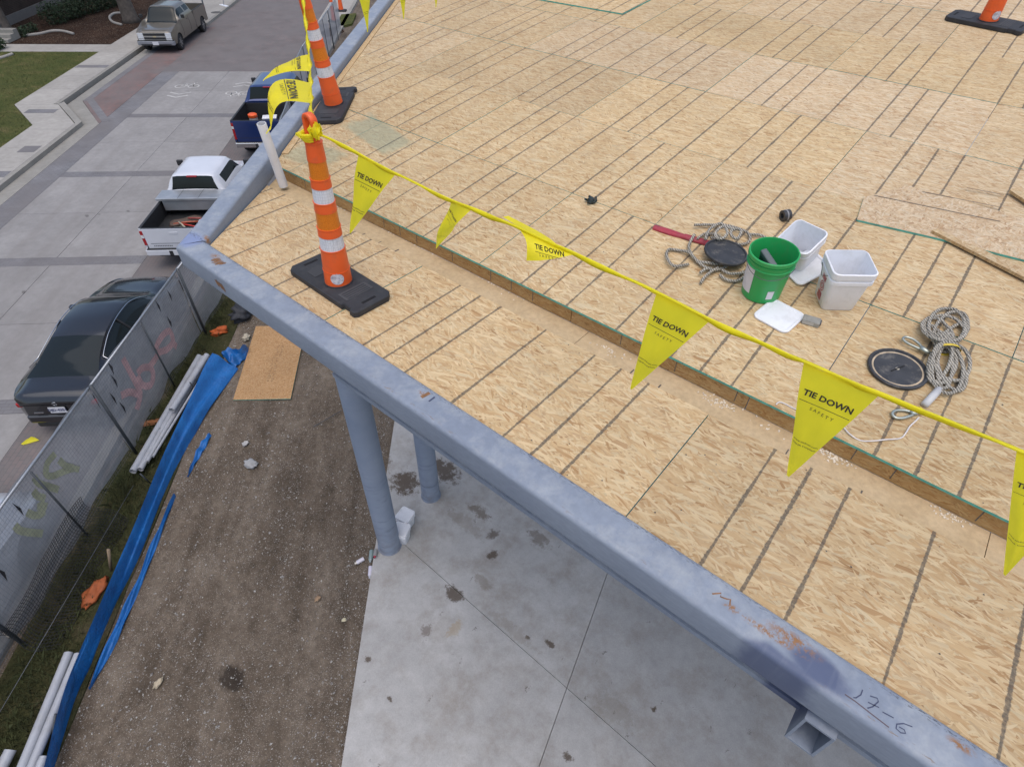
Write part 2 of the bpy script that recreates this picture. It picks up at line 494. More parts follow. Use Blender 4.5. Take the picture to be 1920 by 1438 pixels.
# open ended rectangular tube stub under the front edge
mb = MB(); t = .012
x0, x1, z0, z1 = .50, .63, ZD - .44, ZD - .19
for (a, b, c, d) in ((x0, x1, z0, z0 + t), (x0, x1, z1 - t, z1), (x0, x0 + t, z0 + t, z1 - t), (x1 - t, x1, z0 + t, z1 - t)):
    mb.box(a, b, 1.455, 3.4, c, d, M=Matrix.Translation(-frame.location))
mb.box(x0 + t, x1 - t, 3.3, 3.32, z0 + t, z1 - t, M=Matrix.Translation(-frame.location))
mb.build('tube_stub', M_STEEL, frame)
# deck joists behind the step and beyond (seen only from below)
for k in range(5):
    mb = MB().box(-4.4 + k * 2.2, -4.32 + k * 2.2, 1.75, 9.0, -.25, -.03, M=Matrix.Translation(Vector((0, 0, ZD)) - frame.location))
    mb.build('joist', M_STEEL, frame)
def column(px, py, r, ztop):
    b = at(px, py, .08)
    mb = MB()
    M = Matrix.Translation(b - frame.location)
    mb.lathe([(0, 0.0), (r * 1.12, 0.0), (r * 1.12, .012), (r, .013), (r, 1.5), (r, 3), (r, 4.5), (r, ztop - .08)], 40, M=M)
    mb.build('column', M_COL, frame, smooth=True, auto=40)
    return b
C1 = column(731, 1022, .185, ZD - .16)
C2 = column(808, 928, .165, ZD - .16)
# marks written and scraped on the steel
def strokes(parent, name, lines, o, ax, ay, w, mat, z=.0012):
    mb = MB()
    for ln in lines:
        pts = [o + ax * a + ay * b + Vector((0, 0, z)) for a, b in ln]
        mb.grid(ribbon(pts, w))
    mb.v = [tuple(to_frame(v)) for v in mb.v]
    return tag(mb.build(name, mat, parent), kind='stuff')
M_MARK = simple('felt_marker', (.05, .06, .11), .7)
o = Vector((.60, 1.53, ZT))
strokes(frame, 'handwriting', [[(0, .055), (.0, .03), (-.012, .005), (-.02, .0)], [(.03, .05), (.055, .06), (.062, .05), (.05, .015), (.035, -.005)], [(.03, .02), (.07, .028)],
    [(.085, .02), (.125, .026)], [(.19, .04), (.16, .03), (.14, .01), (.142, -.008), (.16, -.012), (.175, -.002), (.168, .008), (.15, .006)]], o, Vector((1, 0, 0)), Vector((0, 1, 0)), .0045, M_MARK)
M_RUSTL = simple('rust_scratch', (.22, .11, .05), .8, .4, 40)
strokes(frame, 'scratch_mark', [[(0, 0), (.03, .03), (.035, .012), (.06, .02), (.075, .03), (.085, .0)]], Vector((-.05, 1.565, ZT)), Vector((1, 0, 0)), Vector((0, 1, 0)), .007, M_RUSTL)
strokes(frame, 'scratch_mark', [[(0, 0), (.04, -.0), (.1, -.006), (.17, -.012)]], Vector((.55, 1.52, ZT)), Vector((1, 0, 0)), Vector((0, 1, 0)), .005, simple('scratch_dark', (.12, .09, .1), .8))
strokes(frame, 'scratch_mark', [[(0, 0), (.0, .05)]], Vector((-1.9, 1.58, ZT)), Vector((1, 0, 0)), Vector((0, 1, 0)), .012, M_MARK)
strokes(frame, 'scratch_mark', [[(0, 0), (.01, .06)]], Vector((-1.96, 1.575, ZT)), Vector((1, 0, 0)), Vector((0, 1, 0)), .025, M_RUSTL)

def rust_patch(o, ax, ay, off, n, w):
    mb = MB()
    for k in range(n):
        a = ay * (w * 1.15 * k) + ax * random.uniform(-.008, .008); l = random.uniform(.05, .085)
        pts = [o + a + off, o + a + ax * l * .5 + ay * random.uniform(-.003, .003) + off, o + a + ax * l + off]
        mb.grid(ribbon(pts, [w * .6, w * 1.1, w * .5], off.normalized()))
    mb.v = [tuple(to_frame(v)) for v in mb.v]
    tag(mb.build('rust_patch', M_RUSTL, frame), kind='stuff')
rust_patch(Vector((-4.30, 1.60, ZT)), Vector((.35, .94, 0)).normalized() * -1, Vector((1, 0, 0)), Vector((0, 0, .0013)), 9, .012)
rust_patch(Vector((-4.17, 1.4695, ZD - .02)), Vector((.5, 0, -1)).normalized(), Vector((1, 0, 0)), Vector((0, -.0015, 0)), 7, .014)
# ------------------------------------------------------------------ roof deck: panels one by one
low = empty('lower_roof_deck', (0, 0, ZD), kind='structure')
def line_clip(poly, gap=.012):            # keep the roof side of the edge tube's inner face
    c = LN.x * inner0.x + LN.y * inner0.y + gap
    return clip(poly, -LN.x, -LN.y, -c)
def panel(parent, name, x0, x1, y0, y1, z0, th, mats, lx, bent=0.0, parent_loc=Vector((0, 0, 0))):
    poly = line_clip([(x0, y0), (x1, y0), (x1, y1), (x0, y1)])
    if len(poly) < 3: return None
    mb = MB()
    loc = [(p[0] - lx, p[1] - y0) for p in poly]
    mb.prism(loc, -th, 0, 0, side=1)
    return mb.build(name, mats, parent, loc=Vector((lx, y0, z0)) - parent_loc)
g = .0032
xs = [-8.08, -5.58, -3.078, -.578, 1.922, 4.42, 6.92]
for i in range(len(xs) - 1):
    dz = random.uniform(-.001, .001)
    panel(low, 'osb_panel', xs[i] + g, xs[i + 1] - g, 1.66, 2.653 + random.uniform(-.004, .004), 0 + dz, .018, [M_OSB_LOW, M_TEAL], xs[i])
# lower sheet behind, dusted with saw dust
def sawdust_material():
    m = NT('osb_sawdust'); p = m.pos()
    n = m.noise(p, 30, 5, .7); n2 = m.noise(p, 4, 4)
    c = m.mix(m.map(n2, .35, .65), (.47, .345, .20), (.53, .40, .245))
    f = m.map(n, .3, .7, .85, 1.12); c = m.mix(1.0, c, m.comb(f, f, f), 'MULTIPLY')
    c = m.mix(m.map(m.noise(m.mapping(p, sc=(1, 3.5, 1)), 14, 4, .7), .6, .7, 0, .6), c, (.42, .26, .14))
    m.bump(n, .3, .006)
    return m.set(c, .9, spec=.2)
M_SAW = sawdust_material()
for x0, x1, lx in ((-8.1, -4.1, -6.6), (-4.096, -1.6, -4.1), (-1.596, .9, -1.6), (.904, 3.4, .9), (3.404, 6.0, 3.4)):
    panel(low, 'osb_panel', x0, x1, 2.60, 2.858, -.019, .018, [M_SAW, M_OSB_EDGE], lx)
# stubs of marker lines that run on under the step
mb = MB()
for i in range(-1, 5):
    for k in (16, 24, 32, 48, 64, 72, 80):
        x = xs[1] + i * 2.5 + k * INCH + .06
        w = random.uniform(.007, .012); l = random.uniform(.03, .06)
        if x < -5 or x > 4 or random.random() < .5: continue
        mb.box(x - w / 2, x + w / 2, 2.662, 2.662 + l, -.0188, -.0178)
tag(mb.build('marker_line', M_INK, low), kind='stuff')
# step face boards
xb = [-5.34, -4.2, -1.76, -.43, 2.0, 4.45, 6.9]
for i in range(len(xb) - 1):
    mb = MB().box(0, xb[i + 1] - xb[i] - .006, 0, .018, -.02, STEP_H - .019)
    fb = mb.build('step_board', M_OSB_FACE, low, loc=(xb[i], STEP_Y - .001 + random.uniform(-.002, .002), 0))
    mk = MB()
    for k in (16, 24, 32, 48, 64, 72, 80):
        if k * INCH < xb[i + 1] - xb[i] - .05:
            mk.box(k * INCH - .003, k * INCH + .003, -.0012, -.0004, .0, STEP_H - .021)
    if mk.v: tag(mk.build('marker_line', M_INK, fb), kind='stuff')
# upper sloped deck
upper = empty('upper_roof_deck', (0, STEP_Y - .012, ZD + STEP_H), rot=(math.atan(SLOPE), 0, 0), kind='structure')
offs = [-.14, -1.807, -.973, -.14, -1.807, -.973, -.14, -1.807, -.973, -.14, -1.807]
PW, PL = 1.2285, 2.5
CSL = math.cos(math.atan(SLOPE))
# the edge tube's plan line mapped to the sloped deck
def up_clip(poly):
    c = LN.x * inner0.x + LN.y * inner0.y + .012
    # plan y = STEP_Y-.012 + s*CSL
    return clip(poly, -LN.x, -LN.y * CSL, -(c - LN.y * (STEP_Y - .012)))
for r, o in enumerate(offs):
    y0 = r * PW; y1 = y0 + PW - .0055
    k0 = math.floor((-17 - o) / PL)
    x = o + k0 * PL
    while x < 8:
        a, b = x + .0028, x + PL - .0028
        poly = up_clip([(a, y0), (b, y0), (b, y1), (a, y1)])
        if len(poly) >= 3:
            mb = MB().prism([(p[0] - x, p[1] - y0) for p in poly], -.018, 0, 0, side=1)
            mb.build('osb_panel', [M_OSB_UP, M_TEAL], upper, loc=(x, y0, random.uniform(-.0025, .0005)))
        x += PL
# light trim strip of sheathing along the edge tube on the upper deck
mb = MB()
pts = []
for i in range(2):
    pl = inner0 + LD * (1.6 if i == 0 else 15.5)
    pts.append(pl)
poly = [(pts[0] + LN * .014), (pts[0] + LN * .085), (pts[1] + LN * .085), (pts[1] + LN * .014)]
poly = [((p.x), (p.y - (STEP_Y - .012)) / CSL) for p in poly]
MB().prism(poly, .0005, .009).build('trim_strip', M_OSB_EDGE, upper)

# loose sheets lying on the upper deck
UP_ROT = Matrix.Rotation(math.atan(SLOPE), 4, 'X')
def on_deck(p, lift=0.0): return Vector((p.x, p.y, deck_z(p.y) + lift))
def sheet_from(name, pts, th, lift, label, cat, mats, group=None):
    ps = [up(*p) for p in pts]; c = sum(ps, Vector()) / len(ps)
    root_loc = on_deck(c, lift)
    inv = UP_ROT.inverted()
    loc = [inv @ (on_deck(p, lift) - root_loc) for p in ps]
    mb = MB().prism([(q.x, q.y) for q in loc], 0, th, 0, side=1)
    o = mb.build(name, mats, loc=root_loc, rot=(math.atan(SLOPE), 0, 0))
    return tag(o, label, cat, group)
sheet_from('loose_osb_sheet', [(990, -2), (1167, 29), (1270, -24), (1090, -55)], .016, .003, 'loose strand board sheet with green painted edge lying flat at the top of the deck', 'board', [M_OSB_UP, M_TEAL])
sheet_from('patch_sheet', [(1605, 416), (1618, 374), (1700, 352), (1960, 425), (1975, 506), (1745, 448)], .016, .003, 'strand board patch with a green front edge beside the white square bucket', 'board', [M_OSB_PLAIN, M_TEAL])
s2 = sheet_from('board_strip', [(1742, 441), (1752, 438), (1985, 545), (1985, 566)], .022, .02, 'long narrow strand board offcut lying over the green edged patch', 'board', [M_OSB_PLAIN, M_OSB_EDGE])
s4 = sheet_from('board_strip', [(1888, 366), (1900, 362), (2010, 430), (2010, 448)], .022, .021, 'short strand board offcut at the right edge of the picture above the patch', 'board', [M_OSB_PLAIN, M_OSB_EDGE])
mb = MB()
for a, b in (((1637, 371), (1872, 420)), ((1727, 364), (1875, 394)), ((1810, 357), (1880, 370))):
    p, q = on_deck(up(*a), .0205), on_deck(up(*b), .0205)
    mb.grid(ribbon([p, (p + q) / 2, q], .011))
o = mb.build('chalk_lines', M_INK); tag(o, kind='stuff', label='dark layout lines drawn across the strand board patch', cat='marking')
# saw dust crumbs and chips on the strip behind the panels
mb = MB()
for (cx, cy, n, sx, sy) in ((1145, 655, 30, .07, .02), (1345, 748, 60, .06, .02), (1560, 850, 90, .06, .025), (1785, 965, 40, .05, .02), (960, 540, 14, .2, .04), (800, 440, 12, .2, .04), (635, 385, 20, .06, .03), (1450, 800, 14, .3, .04)):
    c = at(cx, cy, ZD)
    for k in range(n):
        p = Vector((c.x + random.gauss(0, sx), min(2.85, max(2.665, c.y + random.gauss(0, sy))), ZD - .018))
        r = random.uniform(.0015, .0045)
        M = Matrix.Translation(p) @ Matrix.Rotation(random.uniform(0, 6), 4, 'Z') @ Matrix.Rotation(random.uniform(-.5, .5), 4, 'X')
        mb.box(-r * 1.6, r * 1.6, -r, r, -r * .2, r * .8, M=M)
o = mb.build('wood_chips', simple('pale_chips', (.68, .60, .48), .9)); tag(o, 'pale crumbs of saw dust and chips along the step', 'wood chips', kind='stuff')
# nails and knots dotted over the deck
mb = MB()
for k in range(420):
    x, y = random.uniform(-7, 4), random.uniform(2.9, 10)
    if LN.x * (x - inner0.x) + LN.y * (y - inner0.y) < .1: continue
    if random.random() < .6: y = STEP_Y + PW * CSL * round((y - STEP_Y) / (PW * CSL)) + random.choice((-.02, .02))
    r = random.uniform(.0035, .006); z = deck_z(y) + .0012
    mb.add([(x + r * math.cos(a * 1.047), y + r * math.sin(a * 1.047), z + SLOPE * r * math.sin(a * 1.047)) for a in range(6)], [tuple(range(6))])
for k in range(60):
    x, y = random.uniform(-4.2, 3), random.uniform(1.7, 2.64); r = random.uniform(.003, .005)
    mb.add([(x + r * math.cos(a * 1.047), y + r * math.sin(a * 1.047), ZD + .0025) for a in range(6)], [tuple(range(6))])
o = mb.build('nail_heads', simple('nail_dark', (.06, .05, .045), .6)); tag(o, 'scattered dark nail heads across the strand board deck', 'nails', kind='stuff')
# ------------------------------------------------------------------ ground, slab, street
def dirt_material():
    m = NT('dirt'); p = m.pos()
    n = m.math('MULTIPLY_ADD', m.noise(m.mapping(m.mapping(p, rot=(0, 0, -STREET_ANG)), sc=(.25, 2.2, 1)), 1.0, 4, .6), .55, m.math('MULTIPLY', m.noise(p, .9, 5, .6), .45)); n2 = m.noise(p, 7, 6, .7); n3 = m.noise(p, 60, 4, .7)
    c = m.ramp(n, [(.38, (.080, .062, .046)), (.5, (.126, .100, .076)), (.62, (.178, .146, .114))])
    f = m.map(n2, .3, .7, .68, 1.28); c = m.mix(1.0, c, m.comb(f, f, f), 'MULTIPLY')
    f = m.map(n3, .3, .7, .7, 1.3); c = m.mix(1.0, c, m.comb(f, f, f), 'MULTIPLY')
    v = m.vor(p, 75, 'F1'); r = m.sep(v.outputs['Color'])
    dens = m.map(m.noise(p, 2.1, 4, .6), .4, .68, .86, .52)
    spk = m.math('MULTIPLY', m.math('GREATER_THAN', r[0], dens), m.map(v.outputs['Distance'], .25, .42, 1, 0))
    c = m.mix(m.math('MULTIPLY', spk, .75), c, m.mix(r[1], (.24, .21, .18), (.46, .43, .39)))
    s = m.sep(p); w = at(435, 1272, 0)
    d = m.vmath('LENGTH', m.comb(m.math('DIVIDE', m.math('SUBTRACT', s[0], w.x), .24), m.math('DIVIDE', m.math('SUBTRACT', s[1], w.y), .16), 0.0))
    d = m.math('ADD', d, m.map(m.noise(p, 11, 4), 0, 1, -.5, .5))
    c = m.mix(m.map(d, .7, 1.1, .8, 0), c, (.028, .022, .018))
    m.bump(m.math('ADD', n2, m.math('MULTIPLY', n3, .5)), .7, .02)
    return m.set(c, .95, spec=.15)
M_DIRT = dirt_material()
def concrete(name, base, stains=(), blot=.5, fine=1.0, hue=(.26, .23, .19), speck=None, bt=(.55, .8), streak=0.0):
    m = NT(name); p = m.pos(); s = m.sep(p)
    n = m.noise(p, .7, 5, .6); n2 = m.noise(p, 5, 5, .65); n3 = m.noise(p, 70, 3)
    b = Vector(base)
    c = m.ramp(n, [(.3, tuple(b * .87)), (.55, tuple(b)), (.75, tuple(b * 1.12))])
    f = m.map(n2, .3, .7, .9, 1.09); c = m.mix(1.0, c, m.comb(f, f, f), 'MULTIPLY')
    f = m.map(n3, .3, .7, 1 - .08 * fine, 1 + .08 * fine); c = m.mix(1.0, c, m.comb(f, f, f), 'MULTIPLY')
    prt = m.math('MULTIPLY_ADD', m.rnd(), .1, .95); c = m.mix(1.0, c, m.comb(prt, prt, prt), 'MULTIPLY')
    if blot: c = m.mix(m.map(m.noise(p, 1.9, 6, .72), bt[0], bt[1], 0, blot), c, hue)
    if streak: c = m.mix(m.map(m.noise(m.mapping(m.mapping(p, rot=(0, 0, -STREET_ANG)), sc=(.06, 1.3, 1)), 1.0, 5, .65), .42, .68, 0, streak), c, hue)
    if speck:
        for (vs_, th, r0) in ((2.0, .7, .055), (7.0, .72, .12)):
            v = m.vor(m.vmath('ADD', p, m.vmath('SCALE', m.comb(n2, n3, n), sc=.3)), vs_, 'F1'); r = m.sep(v.outputs['Color'])
            k = m.math('MULTIPLY', m.math('GREATER_THAN', r[0], th), m.map(m.math('ADD', v.outputs['Distance'], m.map(n3, 0, 1, -.05, .05)), m.math('MULTIPLY', r[1], r0), m.math('MULTIPLY_ADD', r[1], r0, .03), .8, 0))
            c = m.mix(k, c, (.075, .06, .048))
    for (cx, cy, rx, ry, col, amt) in stains:
        d = m.vmath('LENGTH', m.comb(m.math('DIVIDE', m.math('SUBTRACT', s[0], cx), rx), m.math('DIVIDE', m.math('SUBTRACT', s[1], cy), ry), 0.0))
        d = m.math('ADD', d, m.map(m.noise(p, 9, 8, .8), .15, .85, -1.3, 1.3))
        c = m.mix(m.map(d, .55, .95, amt, 0), c, col)
    m.bump(m.math('ADD', n2, m.math('MULTIPLY', n3, .3)), .12, .006)
    return m.set(c, .85, spec=.25)
def st(x, y, rx, ry, col=(.09, .065, .045), amt=.85, z=.08):
    w = at(x, y, z); return (w.x, w.y, rx, ry, col, amt)
M_SLAB = concrete('slab_concrete', (.41, .405, .395), [st(850, 1112, .2, .13), st(925, 1040, .12, .11), st(925, 1000, .10, .12, amt=.7), st(760, 905, .34, .32, amt=.9), st(830, 880, .45, .26, amt=.85), st(900, 960, .3, .12, (.14, .11, .08), .7), st(1010, 1010, .25, .15, (.15, .12, .09), .6), st(800, 1180, .1, .1, (.13, .1, .08), .6),
    st(990, 1195, .06, .04), st(1030, 1205, .11, .05), st(1065, 1418, .09, .07), st(850, 1180, .1, .18, (.36, .27, .15), .45), st(1228, 1328, .03, .04), st(1225, 1330, .05, .04), st(730, 1310, .05, .04), st(690, 1235, .05, .05), st(905, 1090, .2, .09, (.2, .17, .13), .5), st(870, 980, .5, .16, (.22, .19, .15), .4), st(960, 1180, .5, .12, (.24, .21, .17), .35), st(1150, 1330, .35, .2, (.22, .19, .15), .35), st(700, 870, .3, .35, (.12, .09, .065), .8)],
    blot=.6, hue=(.225, .19, .15), speck=1, bt=(.46, .74))
M_ROAD = concrete('road_concrete', (.268, .258, .25), [st(45, 548, .10, .06, (.08, .075, .07), .7, 0), st(163, 405, .12, .06, (.08, .075, .07), .6, 0), st(240, 396, .10, .05, (.08, .075, .07), .6, 0), st(186, 402, .07, .05, (.08, .075, .07), .5, 0), st(325, 330, .1, .06, (.1, .09, .085), .5, 0)], blot=.5, hue=(.20, .185, .175), fine=.8, streak=.55)
M_WALK = concrete('walk_concrete', (.34, .322, .294), blot=.35, hue=(.28, .26, .23), fine=.6)
M_CURB = concrete('curb_concrete', (.27, .258, .232), blot=.5, hue=(.17, .16, .14))
def paver_material(name, c1, c2, mortar, ang=0.0, bw=.2, rh=.1):
    m = NT(name); p = m.mapping(m.pos(), rot=(0, 0, -STREET_ANG + ang))
    b = m.n('TexBrick'); m.l(p, b.inputs['Vector'])
    b.inputs['Color1'].default_value = (*c1, 1); b.inputs['Color2'].default_value = (*c2, 1); b.inputs['Mortar'].default_value = (*mortar, 1)
    b.inputs['Scale'].default_value = 1.0; b.inputs['Mortar Size'].default_value = .008; b.inputs['Brick Width'].default_value = bw; b.inputs['Row Height'].default_value = rh
    n = m.noise(m.pos(), 1.1, 5, .6); f = m.map(n, .3, .7, .75, 1.2)
    c = m.mix(1.0, b.outputs[0], m.comb(f, f, f), 'MULTIPLY')
    c = m.mix(m.map(m.noise(m.pos(), .45, 3), .32, .66, .15, .8), c, (.16, .148, .145))
    m.bump(b.outputs['Fac'], -.25, .01)
    return m.set(c, .85, spec=.25)
M_RED = paver_material('red_pavers', (.225, .12, .105), (.17, .115, .105), (.14, .125, .12), 0)
M_GREYP = paver_material('grey_pavers', (.175, .175, .187), (.21, .21, .22), (.13, .13, .138), math.pi / 2, .2, .1)
M_PINK = paver_material('worn_pavers', (.185, .145, .138), (.155, .14, .135), (.12, .113, .113), 0)
def grass_material(name, a, b, c0):
    m = NT(name); p = m.pos()
    n = m.noise(p, 1.2, 5, .65); n2 = m.noise(p, 26, 4, .7); n3 = m.noise(m.mapping(p, sc=(1, 1, .2)), 140, 2)
    c = m.ramp(n, [(.3, a), (.55, b), (.75, c0)])
    f = m.map(n2, .3, .7, .6, 1.35); c = m.mix(1.0, c, m.comb(f, f, f), 'MULTIPLY')
    f = m.map(n3, .3, .7, .75, 1.25); c = m.mix(1.0, c, m.comb(f, f, f), 'MULTIPLY')
    m.bump(m.math('ADD', n2, n3), .8, .03)
    return m.set(c, .95, spec=.1)
M_LAWN = grass_material('lawn', (.058, .078, .024), (.095, .10, .034), (.165, .135, .065))
M_WEED = grass_material('weedy_soil', (.035, .045, .018), (.07, .068, .032), (.13, .105, .07))
def mulch_material():
    m = NT('mulch'); p = m.pos()
    v = m.vor(m.mapping(p, sc=(1, 1.6, 1)), 22); r = m.sep(v.outputs['Color'])
    c = m.ramp(r[0], [(0, (.018, .011, .008)), (.4, (.035, .02, .014)), (.75, (.065, .036, .023)), (.93, (.10, .07, .05)), (1, (.20, .175, .145))])
    n = m.noise(p, .5, 4); f = m.map(n, .3, .7, .6, 1.25); c = m.mix(1.0, c, m.comb(f, f, f), 'MULTIPLY')
    m.bump(r[0], .8, .03)
    return m.set(c, .95, spec=.1)
M_MULCH = mulch_material()

def sheet(name, uvs, z, mat, kind='structure', parent=None, th=None):
    pts = [S(u, v) for u, v in uvs]
    mb = MB()
    mb.prism([(p.x, p.y) for p in pts], z - (th or .05), z)
    o = mb.build(name, mat, parent)
    if not parent: tag(o, kind=kind)
    return o
# the ground, one sheet to the horizon
mb = MB(); N = 60; rows = []
for i in range(N + 1):
    rows.append([(-250 + 500 * i / N, -250 + 500 * j / N, -.09) for j in range(N + 1)])
mb.grid(rows, flip=True)
tag(mb.build('ground', M_DIRT), kind='structure')
# dirt lot, gently uneven
mb = MB(); rows = []
def dz(u, v): return .012 * math.sin(u * 2.1 + v) * math.cos(v * 2.7) + .008 * math.sin(u * 5.3) * math.sin(v * 6.1 + u)
nu, nv = 110, 60
for i in range(nu + 1):
    u = -8 + 34 * i / nu
    rows.append([S(u, -7.05 + 5.6 * j / nv, dz(u, -7.05 + 5.6 * j / nv) - .01) for j in range(nv + 1)])
mb.grid(rows, flip=False)
tag(mb.build('dirt_lot', M_DIRT, smooth=True), kind='structure')
tag(sheet('dirt_lot_far', [(26, -7.05), (80, -7.05), (80, 10), (26, 10)], -.012, M_DIRT))
# building slab in four pours, saw joints between them
slab = empty('concrete_slab', S(2, 2, 0), kind='structure')
e0, e1, e2 = at(640, 1438, .08), at(690, 1150, .08), at(735, 820, .08)
d = (e2 - e0).normalized(); nrm_s = Vector((d.y, -d.x, 0))
a0 = e0 - d * 12; a1 = e0 + d * 30
big = [(a0.x, a0.y), (a0.x + nrm_s.x * 25, a0.y + nrm_s.y * 25), (a1.x + nrm_s.x * 25, a1.y + nrm_s.y * 25), (a1.x, a1.y)]
j1a, j1b = at(780, 1040, .08), at(1075, 1300, .08)
j2a, j2b = at(1135, 1085, .08), at(1010, 1438, .08)
def half(poly, p, q, side, gap=.004):
    t = (q - p).normalized(); n = Vector((-t.y, t.x, 0)) * side
    return clip(poly, n.x, n.y, n.x * p.x + n.y * p.y - gap)
for s1 in (1, -1):
    for s2_ in (1, -1):
        poly = half(half(big, j1a, j1b, s1), j2a, j2b, s2_)
        mb = MB().prism([(p[0] - slab.location.x, p[1] - slab.location.y) for p in poly], -.12, .08)
        mb.build('slab_pour', M_SLAB, slab)
# gravel scattered over the dirt
M_STONE = None
m = NT('gravel_stone'); 
c = m.ramp(m.noise(m.pos(), 31, 1), [(.28, (.11, .10, .09)), (.46, (.22, .205, .19)), (.6, (.38, .37, .35)), (.75, (.52, .51, .48))])
M_STONE = m.set(c, .9, spec=.2)
mb = MB()
octf = [(0, 2, 4), (2, 1, 4), (1, 3, 4), (3, 0, 4), (2, 0, 5), (1, 2, 5), (3, 1, 5), (0, 3, 5)]
def stone(p, r):
    a = random.uniform(0, 6.3); ca, sa = math.cos(a), math.sin(a)
    rx, ry, rz = r * random.uniform(.7, 1.5), r * random.uniform(.6, 1.0), r * random.uniform(.4, .8)
    j = lambda: random.uniform(-.25, .25) * r
    vs = [(rx, j(), j()), (-rx, j(), j()), (j(), ry, j()), (j(), -ry, j()), (j(), j(), rz), (j(), j(), -rz)]
    mb.add([(p.x + x * ca - y * sa, p.y + x * sa + y * ca, p.z + z + rz * .2) for x, y, z in vs], octf)
def patchy(u, v): return .5 + .5 * math.sin(u * 1.3 + 1.7 * math.sin(v * 1.9)) * math.cos(v * 1.6 + math.sin(u * .8))
k = 0
while k < 30000:
    u = random.uniform(-3.0, 13.0); v = random.uniform(-5.9, -1.7)
    if random.random() > .25 + .75 * patchy(u, v): continue
    if v > -3.2 and random.random() < .4: v = -1.72 - abs(random.gauss(0, .28))
    r = min(.032, .0035 + random.expovariate(1 / .0034))
    stone(S(u, v, dz(u, v) - .008), r); k += 1
for k in range(350):
    u, v = random.uniform(-3, 9), random.uniform(-5.9, -1.8); stone(S(u, v, dz(u, v)), random.uniform(.010, .022))
tag(mb.build('gravel', M_STONE), 'pale gravel and crushed stone strewn over the dirt', 'gravel', kind='stuff')

# street ------------------------------------------------------------------
tag(sheet('road', [(-40, -15.5), (90, -15.5), (90, -7.0), (-40, -7.0)], -.012, M_ROAD, th=.05), kind='structure')
road = bpy.data.objects['road']
BANDS = [26.85, 20.97, 15.14, 9.31, 3.48, -2.35, -8.2]
edges = []
lo = -12.0
us = sorted([b for b in BANDS])
cuts = []
prev = -12.0
for b in us + [33.2]:
    cuts.append((prev, b - .22 if b != 33.2 else 33.2)); prev = b + .22
for (u0, u1) in cuts:
    um = (u0 + u1) / 2
    for (ua, ub) in ((u0, um - .006), (um + .006, u1)):
        for (va, vb) in ((-14.05, -11.62), (-11.608, -9.14)):
            sheet('road_slab', [(ua, va), (ub, va), (ub, vb), (ua, vb)], random.uniform(-.001, .001), M_ROAD, parent=road, th=.011)
for b in us:
    sheet('paver_band', [(b - .215, -14.05), (b + .215, -14.05), (b + .215, -9.14), (b - .215, -9.14)], .001, M_GREYP, parent=road, th=.011)
sheet('paver_ribbon', [(-30, -14.87), (33.2, -14.87), (33.2, -14.055), (-30, -14.055)], .0015, M_GREYP, parent=road, th=.011)
tag(sheet('brick_street', [(33.21, -15.5), (90, -15.5), (90, -7.0), (33.21, -7.0)], .002, M_PINK, th=.011), kind='structure')
tag(sheet('brick_parking_lane', [(-30, -9.13), (33.2, -9.13), (33.2, -7.3), (-30, -7.3)], .0015, M_PINK, th=.011), kind='structure')
# recessed parking bay on the far side
tag(sheet('parking_bay', [(25.9, -14.88), (28.75, -16.75), (41.2, -16.75), (42.6, -14.88)], .003, M_RED, th=.05), kind='structure')
bay = bpy.data.objects['parking_bay']
def band_poly(name, a, b, w, z, mat, parent):
    a, b = Vector((*a, 0)), Vector((*b, 0)); t = (b - a).normalized(); n = Vector((-t.y, t.x, 0)) * w
    sheet(name, [(a.x, a.y), (b.x, b.y), (b.x + n.x, b.y + n.y), (a.x + n.x, a.y + n.y)], z, mat, parent=parent, th=.004)
band_poly('paver_border', (28.75, -16.75), (41.2, -16.75), .3, .007, M_GREYP, bay)
band_poly('paver_border', (25.9, -14.88), (28.75, -16.75), -.0, .007, M_GREYP, bay) if False else None
band_poly('paver_border', (29.1, -16.45), (26.25, -14.58), .3, .0075, M_GREYP, bay)
# gutters
tag(sheet('gutter_pan', [(-30, -15.42), (25.7, -15.42), (25.95, -14.88), (-30, -14.88)], .004, M_CURB, th=.05), kind='structure')
tag(sheet('bay_gutter', [(25.7, -15.42), (28.2, -17.2), (41.7, -17.2), (41.2, -16.76), (28.73, -16.76), (25.93, -14.9)], .0035, M_CURB, th=.05), kind='structure')
# sidewalk slabs and kerb
walk = empty('sidewalk', S(20, -17, 0), kind='structure')
def child_sheet(name, uvs, z, mat, th):
    pts = [S(u, v) - walk.location for u, v in uvs]
    mb = MB().prism([(p.x, p.y) for p in pts], z - th, z); return mb.build(name, mat, walk)
W = .15
u = -30.0
while u < 24.9:
    u2 = min(u + 1.83, 25.0)
    child_sheet('sidewalk_slab', [(u + .005, -17.15), (u2 - .005, -17.15), (u2 - .005, -15.62), (u + .005, -15.62)], W, M_WALK, .2)
    u += 1.83
child_sheet('sidewalk_slab', [(25.0, -17.15), (25.4, -17.15), (27.85, -19.1), (27.85, -17.31), (25.55, -15.62), (25.0, -15.62)], W, M_WALK, .2)
u = 27.86
while u < 41:
    u2 = u + 2.05
    child_sheet('sidewalk_slab', [(u + .005, -19.1), (u2 - .005, -19.1), (u2 - .005, -17.52), (u + .005, -17.52)], W, M_WALK, .2); u = u2
while u < 80:
    u2 = u + 2.05
    child_sheet('sidewalk_slab', [(u + .005, -19.1), (u2 - .005, -19.1), (u2 - .005, -15.62), (u + .005, -15.62)], W, M_WALK, .2); u = u2
child_sheet('kerb', [(-30, -15.61), (25.6, -15.61), (25.75, -15.43), (-30, -15.43)], W, M_CURB, .25)
child_sheet('kerb', [(25.6, -15.61), (27.92, -17.33), (28.2, -17.23), (25.76, -15.43)], W, M_CURB, .25)
